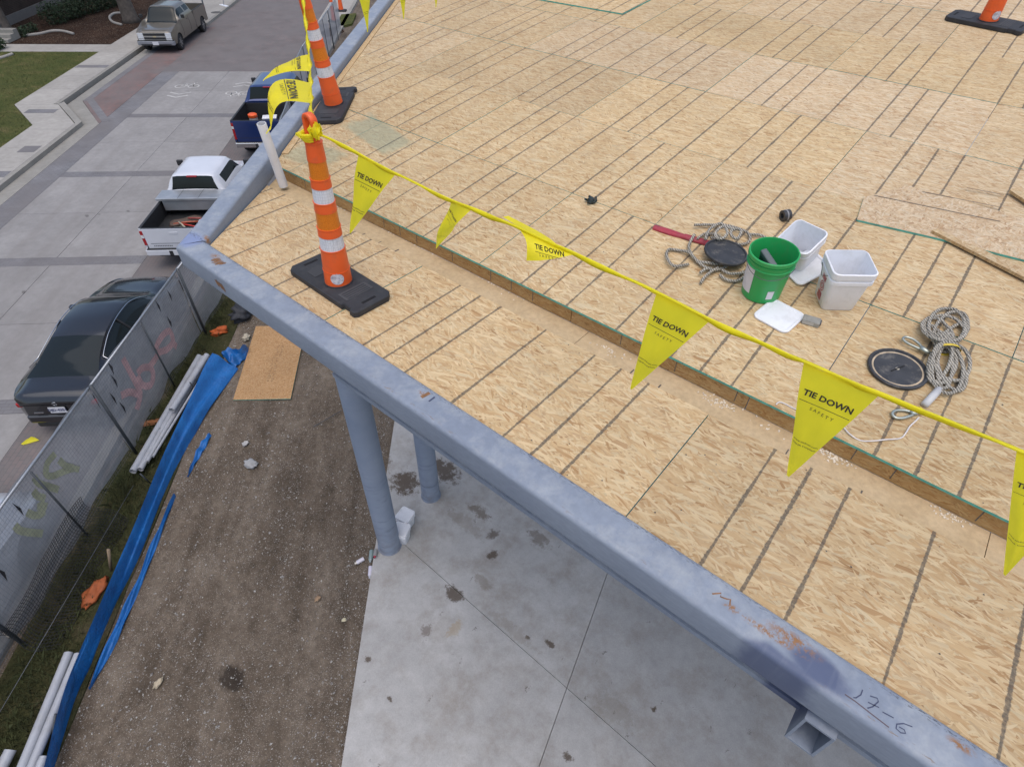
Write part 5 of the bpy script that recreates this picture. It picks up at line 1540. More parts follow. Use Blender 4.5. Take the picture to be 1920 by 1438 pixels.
# strand board sheet on the ground
pa, pc, pd = at(480, 612, .03), at(545, 748, .03), at(437, 750, .03)
ux = (pc - pd); uy = (pa - pd)
o = empty('ground_osb_sheet', Vector((pd.x, pd.y, .012)), label='full strand board sheet lying on the dirt under the roof corner', cat='board')
MB().prism([(0, 0), (ux.x, ux.y), (ux.x + uy.x, ux.y + uy.y), (uy.x, uy.y)], .005, .024, 0, side=1).build('sheet', [M_OSB_GROUND, M_TEAL], o)
mb = MB()
for k in range(46):                       # blurred grade stamp: rows of short dashes
    s = .22 + .5 * (k // 2) / 23; lane = .52 + (.05 if k % 2 else -.02) + (.04 if k > 30 else 0)
    p = ux * (lane + random.uniform(-.01, .01)) + uy * s
    w_ = random.uniform(.02, .07); d1, d2 = ux.normalized() * w_, uy.normalized() * .012
    mb.add([p + Vector((0, 0, .0252)), p + d1 + Vector((0, 0, .0252)), p + d1 + d2 + Vector((0, 0, .0252)), p + d2 + Vector((0, 0, .0252))], [(0, 1, 2, 3)])
tag(mb.build('grade_stamp', simple('stamp_ink', (.14, .09, .05), .8, .3, 40), o), kind='stuff')
# lidded buckets behind the corner column
b1, b2 = at(763, 983, .08), at(757, 1011, .08)
square_pail('square_bucket', b1 + Vector((.0, .0, 0)), math.radians(12), .31, .105, .125, 'closed white square bucket farther from the column on the slab', lid=True, ground=True)
square_pail('square_bucket', b2 + Vector((-.02, .0, 0)), math.radians(25), .30, .105, .125, 'closed white square bucket half hidden behind the corner column', lid=True, ground=True)
# spray cans at the column foot
def can(p, q, z, r, col, cap, label):
    a, b = at(*p, z), at(*q, z); o = empty('spray_can', Vector((a.x, a.y, a.z)), label=label, cat='spray can', group='spray cans at the column foot')
    d = b - a; L = d.length; M = d.to_track_quat('Z', 'Y').to_matrix().to_4x4()
    MB().lathe([(0, 0), (r, 0), (r, L * .74), (r * .8, L * .79)], 16, M=M).build('can_body', simple('can_paint', col, .35, .12, 20), o, smooth=True, auto=40)
    MB().lathe([(r * .8, L * .79), (r * .55, L * .81), (r * .5, L * .98), (0, L)], 16, M=M).build('nozzle_cap', simple('can_cap', cap, .4), o, smooth=True, auto=40)
can((682, 1047), (665, 1057), .04, .034, (.62, .60, .66), (.7, .66, .58), 'white spray can lying on the dirt away from the column')
can((695, 1062), (693, 1084), .06, .034, (.55, .53, .62), (.5, .5, .55), 'pale spray can lying along the slab edge below the column')
can((697, 1032), (694, 1054), .06, .036, (.20, .27, .27), (.35, .4, .4), 'dark silver spray can lying along the slab edge at the column')
can((705, 1030), (702, 1046), .13, .033, (.22, .22, .22), (.30, .03, .05), 'spray can with a red cap leaning at the column foot')
# orange rags, scraps, stones, rubbish
def crumple(name, x, y, r, col, label, cat, z=.03, flat=.5, rough=.7):
    c = at(x, y, z); o = empty(name, Vector((c.x, c.y, 0)), label=label, cat=cat)
    bm = bmesh.new(); bmesh.ops.create_icosphere(bm, subdivisions=3, radius=1)
    sd = random.uniform(0, 99)
    for v in bm.verts:
        k = 1 + .3 * math.sin(v.co.x * 5 + sd) * math.sin(v.co.y * 6 + sd * 2) + .25 * math.sin(v.co.z * 7 + v.co.x * 4 + sd)
        v.co = Vector((v.co.x * k * r[0], v.co.y * k * r[1], v.co.z * k * r[0] * flat + z + r[0] * flat * .5))
    me = bpy.data.meshes.new('cloth'); bm.to_mesh(me); bm.free(); me.materials.append(simple(name + '_m', col, rough, .2, 9))
    me.polygons.foreach_set('use_smooth', [True] * len(me.polygons))
    ob = bpy.data.objects.new('body', me); COL.objects.link(ob); ob.parent = o; o.rotation_euler = (0, 0, random.uniform(0, 3)); return o
crumple('orange_netting', 412, 624, (.18, .10), (.48, .10, .02), 'crumpled orange plastic by the fence post near the strand board sheet', 'plastic scrap')
crumple('orange_netting', 178, 1112, (.12, .24), (.33, .085, .024), 'crumpled orange plastic between the fence and the tarp', 'plastic scrap')
crumple('orange_netting', 292, 792, (.08, .26), (.26, .10, .035), 'rusty orange plastic strip beside the upper conduits', 'plastic scrap')
crumple('orange_netting', 3, 1192, (.10, .16), (.62, .13, .03), 'orange plastic scrap at the left edge of the picture', 'plastic scrap')
crumple('concrete_lump', 462, 634, (.11, .08), (.42, .38, .30), 'pale broken concrete lump left of the strand board sheet', 'stone', flat=.45, rough=.9)
crumple('plastic_bag', 470, 870, (.09, .12), (.33, .335, .34), 'crumpled grey plastic bag lying on the dirt', 'plastic bag', flat=.35)
crumple('paper_wad', 460, 832, (.05, .06), (.45, .44, .43), 'small crumpled paper wad on the dirt above the plastic bag', 'paper', flat=.5)
crumple('dark_sack', 455, 592, (.30, .22), (.03, .033, .042), 'dark plastic sack against the fence under the roof corner', 'sack', flat=.6)
crumple('white_block', 645, 1162, (.03, .03), (.55, .50, .34), 'small yellowish plastic scrap on the dirt by the slab edge', 'scrap', flat=.4)
crumple('wood_chunk', 297, 1280, (.07, .04), (.45, .38, .27), 'pale broken wood chip on the dirt near the tarp', 'wood scrap', flat=.3)
crumple('flagging_scrap', 595, 1122, (.035, .05), (.30, .20, .12), 'brown cardboard scrap on the dirt left of the slab', 'scrap', flat=.2)
# stake and rods
def rod(name, a, b, za, zb, r, mat, label, cat):
    p, q = at(*a, za), at(*b, zb); o = empty(name, p, label=label, cat=cat); MB().tube([Vector(), (q - p) * .5 + Vector((.004, 0, .003)), q - p], r, 7).build('shaft', mat, o, smooth=True)
rod('steel_stake', (356, 717), (370, 735), .5, .06, .014, M_DKPIPE, 'short black stake holding the upper conduits', 'stake')
rod('steel_stake', (263, 888), (282, 906), .4, .05, .014, M_DKPIPE, 'short black stake below the upper conduits', 'stake')
rod('steel_stake', (104, 1338), (97, 1390), .35, .05, .016, M_DKPIPE, 'flat black stake against the tarp at the bottom left', 'stake')
rod('wood_stake', (203, 1030), (208, 1068), .55, .05, .025, simple('stake_wood', (.24, .18, .12), .9), 'weathered wooden stake beside the blue tarp', 'stake')
rod('wire_rod', (588, 800), (640, 770), .04, .05, .008, M_DKPIPE, 'thin dark wire bent out of the dirt behind the corner column', 'wire')
rod('guy_wire', (250, 910), (-5, 1342), .25, .25, .004, M_WIRE2, 'thin wire strung low along the fence foot', 'wire')
# yellow flag scrap in the street
c = at(67, 822, .02)
o = empty('flag_scrap', c, label='torn yellow flag lying on the brick lane behind the black car', cat='flag')
mb = MB().grid([[(-.12, -.04, .0), (0, .0, .03), (.12, .03, .01)], [(-.08, -.14, .02), (0, -.1, .05), (.06, -.08, .0)], [(-.06, -.25, .0), (-.03, -.24, .015), (.0, -.22, .0)]])
mb.build('cloth', M_YEL, o, smooth=True)
# ------------------------------------------------------------------ vehicles
M_GLASS = NT('car_glass'); M_GLASS = M_GLASS.set((.012, .017, .019), .07, spec=.25)
M_TYRE = simple('tyre', (.022, .022, .024), .85, .2, 12)
M_RIM = simple('alloy', (.36, .36, .37), .35, .1, 12, metal=.8)
M_TRIM = simple('black_trim', (.02, .021, .023), .6, .15, 8)
M_CHROME = simple('chrome', (.62, .63, .65), .18, .05, 8, metal=1.0)
M_TAIL = simple('tail_lamp', (.33, .012, .015), .25, .2, 20)
M_LAMP = simple('clear_lamp', (.62, .64, .66), .2, .2, 30)
M_PLATE = simple('plate', (.62, .63, .66), .4, .05, 20)
M_UNDER = simple('underbody', (.012, .012, .013), .9)
def car_paint(name, col, metallic=.3, rough=.32, dust=None):
    m = NT(name); p = m.obj(); n = m.noise(p, 2.2, 4)
    f = m.map(n, .3, .7, .95, 1.05); c = m.mix(1.0, col, m.comb(f, f, f), 'MULTIPLY')
    if dust: c = m.mix(m.map(m.noise(p, 3, 5, .7), .4, .75, 0, dust[1]), c, dust[0])
    return m.set(c, rough, metallic, coat=.8)
def lerp_table(tab, x):
    if x <= tab[0][0]: return tab[0][1]
    for (a, va), (b, vb) in zip(tab, tab[1:]):
        if x <= b:
            t = (x - a) / (b - a); t = t * t * (3 - 2 * t) * .5 + t * .5; return va + (vb - va) * t
    return tab[-1][1]
def smooth_table(tab, x):
    if x <= tab[0][0]: return tab[0][1]
    if x >= tab[-1][0]: return tab[-1][1]
    for i in range(len(tab) - 1):
        (a, va), (b, vb) = tab[i], tab[i + 1]
        if x <= b:
            t = (x - a) / (b - a); d = (vb - va) / (b - a)
            def sl(k):
                if k <= 0 or k >= len(tab) - 1: return d
                l = (tab[k][1] - tab[k - 1][1]) / (tab[k][0] - tab[k - 1][0]); r = (tab[k + 1][1] - tab[k][1]) / (tab[k + 1][0] - tab[k][0])
                return 0.0 if l * r <= 0 else 2 * l * r / (l + r)
            m0, m1 = sl(i) * (b - a), sl(i + 1) * (b - a)
            return (2 * t ** 3 - 3 * t * t + 1) * va + (t ** 3 - 2 * t * t + t) * m0 + (-2 * t ** 3 + 3 * t * t) * vb + (t ** 3 - t * t) * m1
def wheel(root, x, y, r, w, side):
    t = empty('wheel', (x, y, r)); t.parent = root
    M = Matrix.Rotation(math.pi / 2, 4, 'X')
    MB().lathe([(r * .62, -w / 2), (r * .9, -w / 2), (r * .985, -w * .38), (r, -w * .2), (r, w * .2), (r * .985, w * .38), (r * .9, w / 2), (r * .62, w / 2)], 32, M=M).build('tyre', M_TYRE, t, smooth=True, auto=40)
    mb = MB().lathe([(r * .64, -w * .42 * 1), (r * .60, -w * .40), (r * .58, -w * .25), (r * .58, w * .25), (r * .60, w * .40), (r * .64, w * .42)], 28, M=M)
    for k in range(6):
        a = k * math.pi / 3
        mb.box(0, r * .6, -.035, .035, -.02, .02, M=Matrix.Translation((0, side * w * .33, 0)) @ Matrix.Rotation(a, 4, 'Y'))
    mb.lathe([(0, .03), (r * .16, .03), (r * .16, -.03), (0, -.03)], 14, M=Matrix.Translation((0, side * w * .36, 0)) @ M)
    mb.build('rim', M_RIM, t, smooth=True, auto=35)
    MB().lathe([(0, 0), (r * .58, 0)], 20, M=Matrix.Translation((0, side * w * .1, 0)) @ M).build('brake', M_UNDER, t)
def loft_body(root, x0, x1, step, hw, zb, belt, roofw, roofz, wheels, paint, glass_test, name='body', tumble=1.0, crown=.03, ends=(True, True)):
    """hull of one vehicle: sections along x; faces chosen by glass_test become glass parts"""
    n = int(round((x1 - x0) / step)); xs = [x0 + (x1 - x0) * i / n for i in range(n + 1)]
    secs = []
    for x in xs:
        W_, zl = hw(x), zb(x)
        for (wx, wr) in wheels:
            d = abs(x - wx); R = wr + .06
            if d < R: zl = max(zl, wr + math.sqrt(R * R - d * d) * .98)
        b, rw, rz = belt(x), roofw(x), roofz(x)
        zl = min(zl, b - .05)
        side = []
        zs = [zl + (b - zl) * k / 7 for k in range(8)]
        for z in zs:
            k = (z - .35) / max(.1, b - .35)
            bul = 1 - .10 * max(0, .35 - k) ** 1.2 - .035 * max(0, k - .55) / .45 - .012 * math.cos(k * 6.28)
            side.append((W_ * bul, z))
        be = side[-1][0]
        g = []
        for k in range(1, 5):
            t = k / 4; g.append((be * .985 + (rw - be * .985) * t, b + (rz - crown - b) * (1 - (1 - t) ** 1.25)))
        top = [(rw * .92, rz - crown * .35), (rw * .72, rz - crown * .08), (rw * .36, rz), (0, rz + crown * .1)]
        half_ = side + g + top
        secs.append([Vector((x, y, z)) for y, z in half_] + [Vector((x, -y, z)) for y, z in reversed(half_[:-1])])
    m_ = len(secs[0]); nh = 16
    parts = {'': MB()}
    def key(i, j):
        jj = j if j < nh - 1 else m_ - 2 - j
        return glass_test((xs[i] + xs[i + 1]) / 2, jj, 1 if j < nh - 1 else -1) or ''
    idx = {}
    for i in range(n):
        for j in range(m_ - 1):
            k = key(i, j); mb = parts.setdefault(k, MB()); ix = idx.setdefault(k, {})
            f = []
            for (a, b2) in ((i, j), (i + 1, j), (i + 1, j + 1), (i, j + 1)):
                if (a, b2) not in ix: ix[(a, b2)] = len(mb.v); mb.v.append(tuple(secs[a][b2]))
                f.append(ix[(a, b2)])
            mb.f.append(tuple(f)); mb.m.append(0)
    mb = parts['']
    for e, sgn in ((0, 1), (n, -1)):
        if ends[0 if e == 0 else 1]:
            o = len(mb.v); mb.v += [tuple(v) for v in secs[e]]
            for j in range(m_ // 2):
                q = (o + j, o + j + 1, o + m_ - 2 - j, o + m_ - 1 - j)
                if q[1] == q[2]: q = (q[0], q[1], q[3])
                mb.f.append(q); mb.m.append(0)
    body = mb.build(name, paint, root, smooth=True, auto=38)
    for k, g in parts.items():
        if k: g.build(k.split('|')[0], M_GLASS, root, smooth=True, auto=50)
    return body
def plate(root, x, y, z, sgn, txt=None, tiltx=0):
    p = MB().box(-.004, .004, -.155, .155, -.077, .077).build('licence_plate', M_PLATE, root, loc=(x, y, z), bevel=.003)
    if txt:
        vs, fs = text_mesh(txt, .085, .004)
        MB().add([(sgn * .0055, v.x * (1 if sgn > 0 else -1), v.y) for v in vs], fs).build('plate_text', simple('plate_ink', (.05, .06, .14), .6), p)
def pickup(name, front, sgn, label, paint, W, Lg, wb, bed, cabl, zbed, zroof, hood_z, rw, extras, group='vehicles parked along the street', cap_mat=None):
    """front: (u,v) of the rear bumper centre; sgn +1 heads up the street"""
    u_, v_ = front
    root = empty(name, S(u_, v_, 0), (0, 0, STREET_ANG if sgn > 0 else STREET_ANG + math.pi), label=label, cat='pickup truck', group=group)
    h = W / 2; x_bed0, x_bed1 = .12, .12 + bed; x_cab1 = x_bed1 + cabl; x_fr = Lg - .08
    xr = x_bed0 + bed * .47; xf = xr + wb
    R = .385
    # cab and bonnet
    belt_z = zbed + .02
    bt = [(x_bed1, belt_z), (x_cab1 + .35, belt_z - .02), (x_fr - .4, hood_z - .08), (x_fr, hood_z - .18)]
    wind = .62
    rz = [(x_bed1 + .02, zbed + .06), (x_bed1 + .03, zbed + .07), (x_bed1 + .14, zroof - .03), (x_bed1 + .3, zroof), (x_cab1 - .35, zroof), (x_cab1 - .2, zroof - .03), (x_cab1 + wind - .2, hood_z + .03), (x_cab1 + wind, hood_z), (x_fr - .35, hood_z - .06), (x_fr - .05, hood_z - .12), (x_fr, hood_z - .16)]
    rwt = [(x_bed1, h * .88), (x_bed1 + .14, rw), (x_cab1 - .2, rw), (x_cab1 + wind - .15, h * .84), (x_fr - .2, h * .84), (x_fr, h * .78)]
    hwt = [(x_bed1, h), (x_fr - .5, h), (x_fr - .12, h * .965), (x_fr, h * .90)]
    lin = lambda tab: (lambda x: smooth_table(tab, x))
    xm = x_bed1 + .16 + (x_cab1 - x_bed1) * .40; one = extras.get('one_window')
    def gt(x, j, s):
        if 8 <= j <= 9:
            if one:
                if x_bed1 + .42 < x < x_cab1 + .05: return 'side_window' + ('|L' if s > 0 else '|R')
                return None
            if x_bed1 + .22 < x < xm - .05 or xm + .07 < x < x_cab1 + .05: return ('side_window_rear' if x < xm else 'side_window') + ('|L' if s > 0 else '|R')
        if j >= 11 and x_cab1 - .17 < x < x_cab1 + wind - .17: return 'windshield'
        if j >= 12 and x_bed1 + .035 < x < x_bed1 + .125: return 'rear_window'
        return None
    loft_body(root, x_bed1, x_fr, .045, lin(hwt), lambda x: .42, lin(bt), lin(rwt), lin(rz), [(xf, R)], paint, gt, crown=.06)
    # cargo bed: walls with real thickness
    n = int(bed / .04)
    for s in (-1, 1):
        mb = MB(); outer = []
        for i in range(n + 1):
            x = x_bed0 + bed * i / n - .004; zl = .46; d = abs(x - xr); RR = R + .07
            if d < RR: zl = R + math.sqrt(RR * RR - d * d) * .97
            row = []
            for k in range(7):
                z = zl + (zbed - zl) * k / 6; kk = (z - .4) / (zbed - .4)
                row.append((x, s * (h * (1 - .02 * max(0, .35 - kk)) - .02 * kk ** 2), z))
            row += [(x, s * (h - .085), zbed), (x, s * (h - .085), .80)]
            outer.append(row)
        mb.grid(outer, flip=s > 0)
        e = outer[0]; o = len(mb.v); mb.v += e; mb.f.append(tuple(range(o, o + len(e)))); mb.m.append(0)
        mb.build('bed_side', paint, root, smooth=True, auto=38)
    MB().box(x_bed0, x_bed1 - .01, -h + .09, h - .09, .76, .80).box(x_bed1 - .05, x_bed1 - .012, -h + .09, h - .09, .8, zbed - .01).build('bed_liner', M_TRIM, root)
    for s in (-1, 1): MB().box(x_bed0, x_bed1 - .02, s * (h - .055) - .04, s * (h - .055) + .03, zbed, zbed + .014).build('bed_rail', cap_mat or M_TRIM, root, bevel=.006)
    for s in (-1, 1): MB().box(x_bed0 + .02, x_bed1 - .05, s * (h - .0875) - .002, s * (h - .0875) + .002, .80, zbed - .004).build('liner_wall', M_TRIM, root)
    tg = MB().box(x_bed0 - .045, x_bed0, -h + .10, h - .10, .60, zbed + .004).build('tailgate', paint, root, bevel=.014)
    MB().box(x_bed0 - .044, x_bed0 - .0, -h + .10, h - .10, zbed + .005, zbed + .016).build('gate_cap', cap_mat or M_TRIM, tg)
    MB().box(x_bed0 - .055, x_bed0 - .045, -.11, .11, zbed - .16, zbed - .10).build('gate_handle', extras.get('handle', M_TRIM), tg, bevel=.008)
    MB().box(x_bed0 - .049, x_bed0 - .0455, -h + .2, h - .2, .78, .79).build('gate_crease', M_TRIM, tg)
    for s in (-1, 1):
        tl = MB().box(x_bed0 - .03, x_bed0 + .03, s * (h - .055) - .043, s * (h - .055) + .043, .72, zbed - .08).build('tail_light', M_TAIL, root, bevel=.012)
        MB().box(x_bed0 - .034, x_bed0 - .029, s * (h - .055) - .035, s * (h - .055) + .035, zbed - .28, zbed - .19).build('reverse_lamp', M_LAMP, tl)
    bm_ = extras.get('bumper', M_CHROME)
    bp = MB().box(-.02, .13, -h + .02, h - .02, .46, .64).build('rear_bumper', bm_, root, bevel=.03, seg=3)
    MB().box(-.015, .1, -h + .06, h - .06, .641, .648).build('step_pad', M_TRIM, bp)
    MB().box(-.024, -.0195, -.26, .26, .47, .61).build('plate_recess', M_TRIM, bp)
    plate(root, -.03, 0, .555, -1)
    # third brake light above the rear window
    MB().box(x_bed1 + .07, x_bed1 + .13, -.14, .14, zroof - .055, zroof - .018).build('brake_light', M_TAIL, root, bevel=.008)
    # front end
    fr = x_fr
    gz0, gz1 = .62, hood_z - .19
    gr = MB().box(fr - .02, fr + .012, -h * .56, h * .56, gz0 + .04, gz1).build('grille', M_TRIM, root, bevel=.01)
    MB().box(fr + .012, fr + .022, -h * .57, h * .57, (gz0 + gz1) / 2 - .02, (gz0 + gz1) / 2 + .045).build('grille_bar', extras.get('bar', M_CHROME), gr, bevel=.004)
    MB().box(fr + .0225, fr + .03, -.09, .09, (gz0 + gz1) / 2 - .02, (gz0 + gz1) / 2 + .045).build('emblem', extras.get('emblem', M_CHROME), gr, bevel=.004)
    for a, b in ((gz0 + .03, gz0 + .05), (gz1 - .01, gz1 + .012)): MB().box(fr + .0, fr + .02, -h * .58, h * .58, a, b).build('grille_frame', M_CHROME, gr)
    for s in (-1, 1):
        MB().box(fr - .09, fr + .008, s * h * .73 - h * .155, s * h * .73 + h * .155, gz0 + .08, gz1 + .01).build('headlight', M_LAMP, root, bevel=.012)
        MB().box(fr - .09, fr + .004, s * h * .73 - h * .155, s * h * .73 + h * .155, gz0 - .01, gz0 + .06).build('turn_signal', M_LAMP, root, bevel=.01)
    fb = MB().box(fr - .1, fr + .1, -h * .97, h * .97, .40, .60).build('front_bumper', extras.get('fbumper', M_CHROME), root, bevel=.035, seg=3)
    MB().box(fr - .1, fr + .085, -h * .95, h * .95, .601, .635).build('bumper_pad', M_TRIM, fb, bevel=.01)
    MB().box(fr + .0995, fr + .103, -h * .8, h * .8, .42, .47).build('air_slot', M_TRIM, fb)
    plate(root, fr + .108, -.02, .50, 1)
    for s in (-1, 1):
        mr = MB().box(x_cab1 + .08, x_cab1 + .17, s * (h + .12) - .09, s * (h + .12) + .09, belt_z + .03, belt_z + .20).build('mirror', extras.get('mirror', M_TRIM), root, bevel=.025, seg=3)
        MB().box(xm + .2, xm + .32, s * (h + .004) - .008, s * (h + .004) + .008, belt_z - .17, belt_z - .14).build('door_handle', M_TRIM, root, bevel=.004)
        MB().box(x_bed1 + .02, x_cab1 + .3, s * (h - .008) - .012, s * (h - .008) + .012, .66, .70).build('side_moulding', extras.get('mould', M_TRIM), root)
    for s in (-1, 1):
        for xx in (x_bed1 + .06, xm + .02, x_cab1 + .28) if not one else (x_bed1 + .45, x_cab1 + .28):
            pts = []
            for k in range(9):
                z = .50 + (lerp_table(bt, xx) - .51) * k / 8; kk = (z - .35) / max(.1, lerp_table(bt, xx) - .35)
                bul = 1 - .10 * max(0, .35 - kk) ** 1.2 - .035 * max(0, kk - .55) / .45 - .012 * math.cos(kk * 6.28)
                pts.append((xx, s * (h * bul + .001), z))
            MB().tube(pts, .006, 4).build('door_seam', M_UNDER, root)
    MB().box(.25, Lg - .35, -h * .78, h * .78, .30, .62).build('chassis', M_UNDER, root)
    for x in (xr, xf): MB().box(x - .48, x + .48, -h + .06, h - .06, .42, .78).build('wheel_well', M_UNDER, root)
    for x in (xr, xf):
        for s in (-1, 1): wheel(root, x, s * (h - .13), R, .25, s)
    return root, dict(x_bed0=x_bed0, x_bed1=x_bed1, h=h, xb=xr)
M_WHITE = car_paint('white_paint', (.62, .635, .68), 0.0, .3)
M_NAVY = car_paint('navy_paint', (.014, .034, .14), .3, .28)
M_TAN = car_paint('tan_paint', (.155, .135, .105), .35, .38, dust=((.17, .155, .13), .5))
M_BLACK = car_paint('black_paint', (.011, .012, .016), .2, .25)
M_SILVER = car_paint('silver_paint', (.50, .53, .58), .3, .3)
wt, wi = pickup('white_pickup', (14.55, -7.78), 1, 'white pickup with an aluminium toolbox and red tools in its bed, beside the roof corner', M_WHITE, 1.78, 5.25, 3.2, 2.05, 1.75, 1.22, 1.72, 1.08, .60, dict(bumper=M_WHITE, handle=M_WHITE, one_window=True))
nv_, ni = pickup('navy_pickup', (22.05, -7.25), 1, 'dark blue pickup with an orange lidded jug and blue cooler in its bed', M_NAVY, 1.98, 5.8, 3.57, 1.95, 2.2, 1.38, 1.93, 1.2, .68, dict())
tn, ti = pickup('tan_pickup', (42.35, -16.1), -1, 'dusty tan pickup parked in the brick bay across the street', M_TAN, 1.96, 5.95, 4.0, 2.0, 1.9, 1.28, 1.83, 1.15, .66, dict(fbumper=simple('grey_bumper', (.24, .25, .28), .4, .1, 5, metal=.3), bumper=M_TAN, bar=simple('grey_bar', (.35, .34, .32), .4, metal=.4), emblem=simple('gold_emblem', (.55, .47, .30), .4, metal=.4), mould=M_TAN))
MB().box(5.87, 5.88, -.2, .2, .8, .81).build('front_crease', M_TRIM, tn)
# lettering strip on the white tailgate, too small to read
mb = MB()
for k in range(11): mb.box(wi['x_bed0'] - .0475, wi['x_bed0'] - .0455, .62 - k * .045 - .016, .62 - k * .045 + .012, .70, .725)
tag(mb.build('gate_badge', M_TRIM, wt), kind='stuff')
# aluminium toolbox across the white bed
M_ALU = simple('aluminium', (.42, .44, .46), .38, .1, 3, metal=.6)
def in_truck(root, p): return root.matrix_basis @ Vector(p)
bpy.context.view_layer.update()
def truck_item(name, root, p, label, cat, rz=0):
    return empty(name, in_truck(root, p), (0, 0, root.rotation_euler.z + rz), label=label, cat=cat)
tb = truck_item('toolbox', wt, (wi['x_bed1'] - .34, 0, 1.0), 'aluminium toolbox lying across the bed of the white pickup', 'toolbox')
h = wi['h']
MB().box(-.24, .24, -h + .14, h - .14, -.02, .28).build('box_body', M_ALU, tb, bevel=.01)
MB().box(-.28, .28, -h - .0, h + .0, .283, .36).build('lid', M_ALU, tb, bevel=.012)
mb = MB()
for y in (-.28, .28): mb.box(-.28, .28, y - .004, y + .004, .3605, .3625)
tag(mb.build('lid_seam', M_TRIM, tb), kind='stuff')
# clutter in the white bed
for k, (x, y, L, a, col, lab) in enumerate([(.85, -.15, .85, 1.2, (.50, .04, .03), 'red steel bar in the white pickup bed'), (1.0, .0, .7, 1.75, (.42, .10, .05), 'orange handled tool in the white pickup bed'), (.8, .05, .5, .7, (.45, .40, .30), 'pale wooden handle in the white pickup bed'), (1.1, -.3, .6, 1.4, (.30, .06, .05), 'dark red pipe at the toolbox end of the white bed')]):
    o = truck_item('tool_bar', wt, (x, y, .87 + .03 * k), lab, 'tool', a)
    MB().tube([(-L / 2, 0, 0), (0, 0, .02), (L / 2, 0, 0)], .022, 7).build('bar', simple('bar_%d' % k, col, .5), o, smooth=True)
def lump(name, root, p, r, col, label, cat):
    o = truck_item(name, root, p, label, cat, random.uniform(0, 3))
    bm = bmesh.new(); bmesh.ops.create_icosphere(bm, subdivisions=3, radius=1); sd = random.uniform(0, 50)
    for v in bm.verts:
        k = 1 + .22 * math.sin(v.co.x * 4 + sd) * math.sin(v.co.y * 5 + sd) + .15 * math.sin(v.co.z * 7 + sd)
        v.co = Vector((v.co.x * r[0] * k, v.co.y * r[1] * k, v.co.z * r[2] * k))
    me = bpy.data.meshes.new('body'); bm.to_mesh(me); bm.free(); me.materials.append(simple(name, col, .7, .25, 9)); me.polygons.foreach_set('use_smooth', [True] * len(me.polygons))
    ob = bpy.data.objects.new('body', me); COL.objects.link(ob); ob.parent = o
lump('grey_bundle', wt, (.42, -.28, .90), (.15, .22, .10), (.40, .42, .40), 'pale grey bundle at the tailgate of the white bed', 'bundle')
lump('white_bundle', wt, (.85, -.52, .93), (.18, .16, .12), (.45, .47, .50), 'white plastic bundle on the right of the white bed', 'bundle')
lump('dark_bundle', wt, (.6, .12, .86), (.25, .22, .07), (.07, .075, .06), 'dark green bundle in the middle of the white bed', 'bundle')
lump('brown_debris', wt, (1.15, .1, .86), (.2, .45, .07), (.09, .06, .045), 'brown debris in front of the toolbox in the white bed', 'debris')
# load of the navy pickup
jg = truck_item('water_jug', nv_, (1.0, .42, .802), 'grey drink jug with an orange lid in the dark blue bed', 'jug')
MB().lathe([(0, 0), (.15, 0), (.16, .03), (.15, .36), (.14, .40)], 28).build('jug_body', simple('jug_grey', (.36, .355, .35), .5, .2, 8), jg, smooth=True, auto=40)
MB().lathe([(.155, .40), (.165, .42), (.165, .50), (.12, .53), (0, .53)], 28).build('jug_lid', M_ORANGE, jg, smooth=True, auto=40)
cx = truck_item('cooler', nv_, (1.2, -.12, .802), 'blue cooler with a white lid in the dark blue bed', 'cooler', .15)
MB().box(-.17, .17, -.25, .25, 0, .30).build('cooler_body', simple('cooler_blue', (.012, .05, .30), .4), cx, bevel=.02)
MB().box(-.18, .18, -.26, .26, .303, .36).build('cooler_lid', M_WPL, cx, bevel=.02)
lump('grey_sack', nv_, (.7, -.68, .9), (.18, .12, .13), (.42, .40, .45), 'pale sack beside the cooler in the dark blue bed', 'sack')

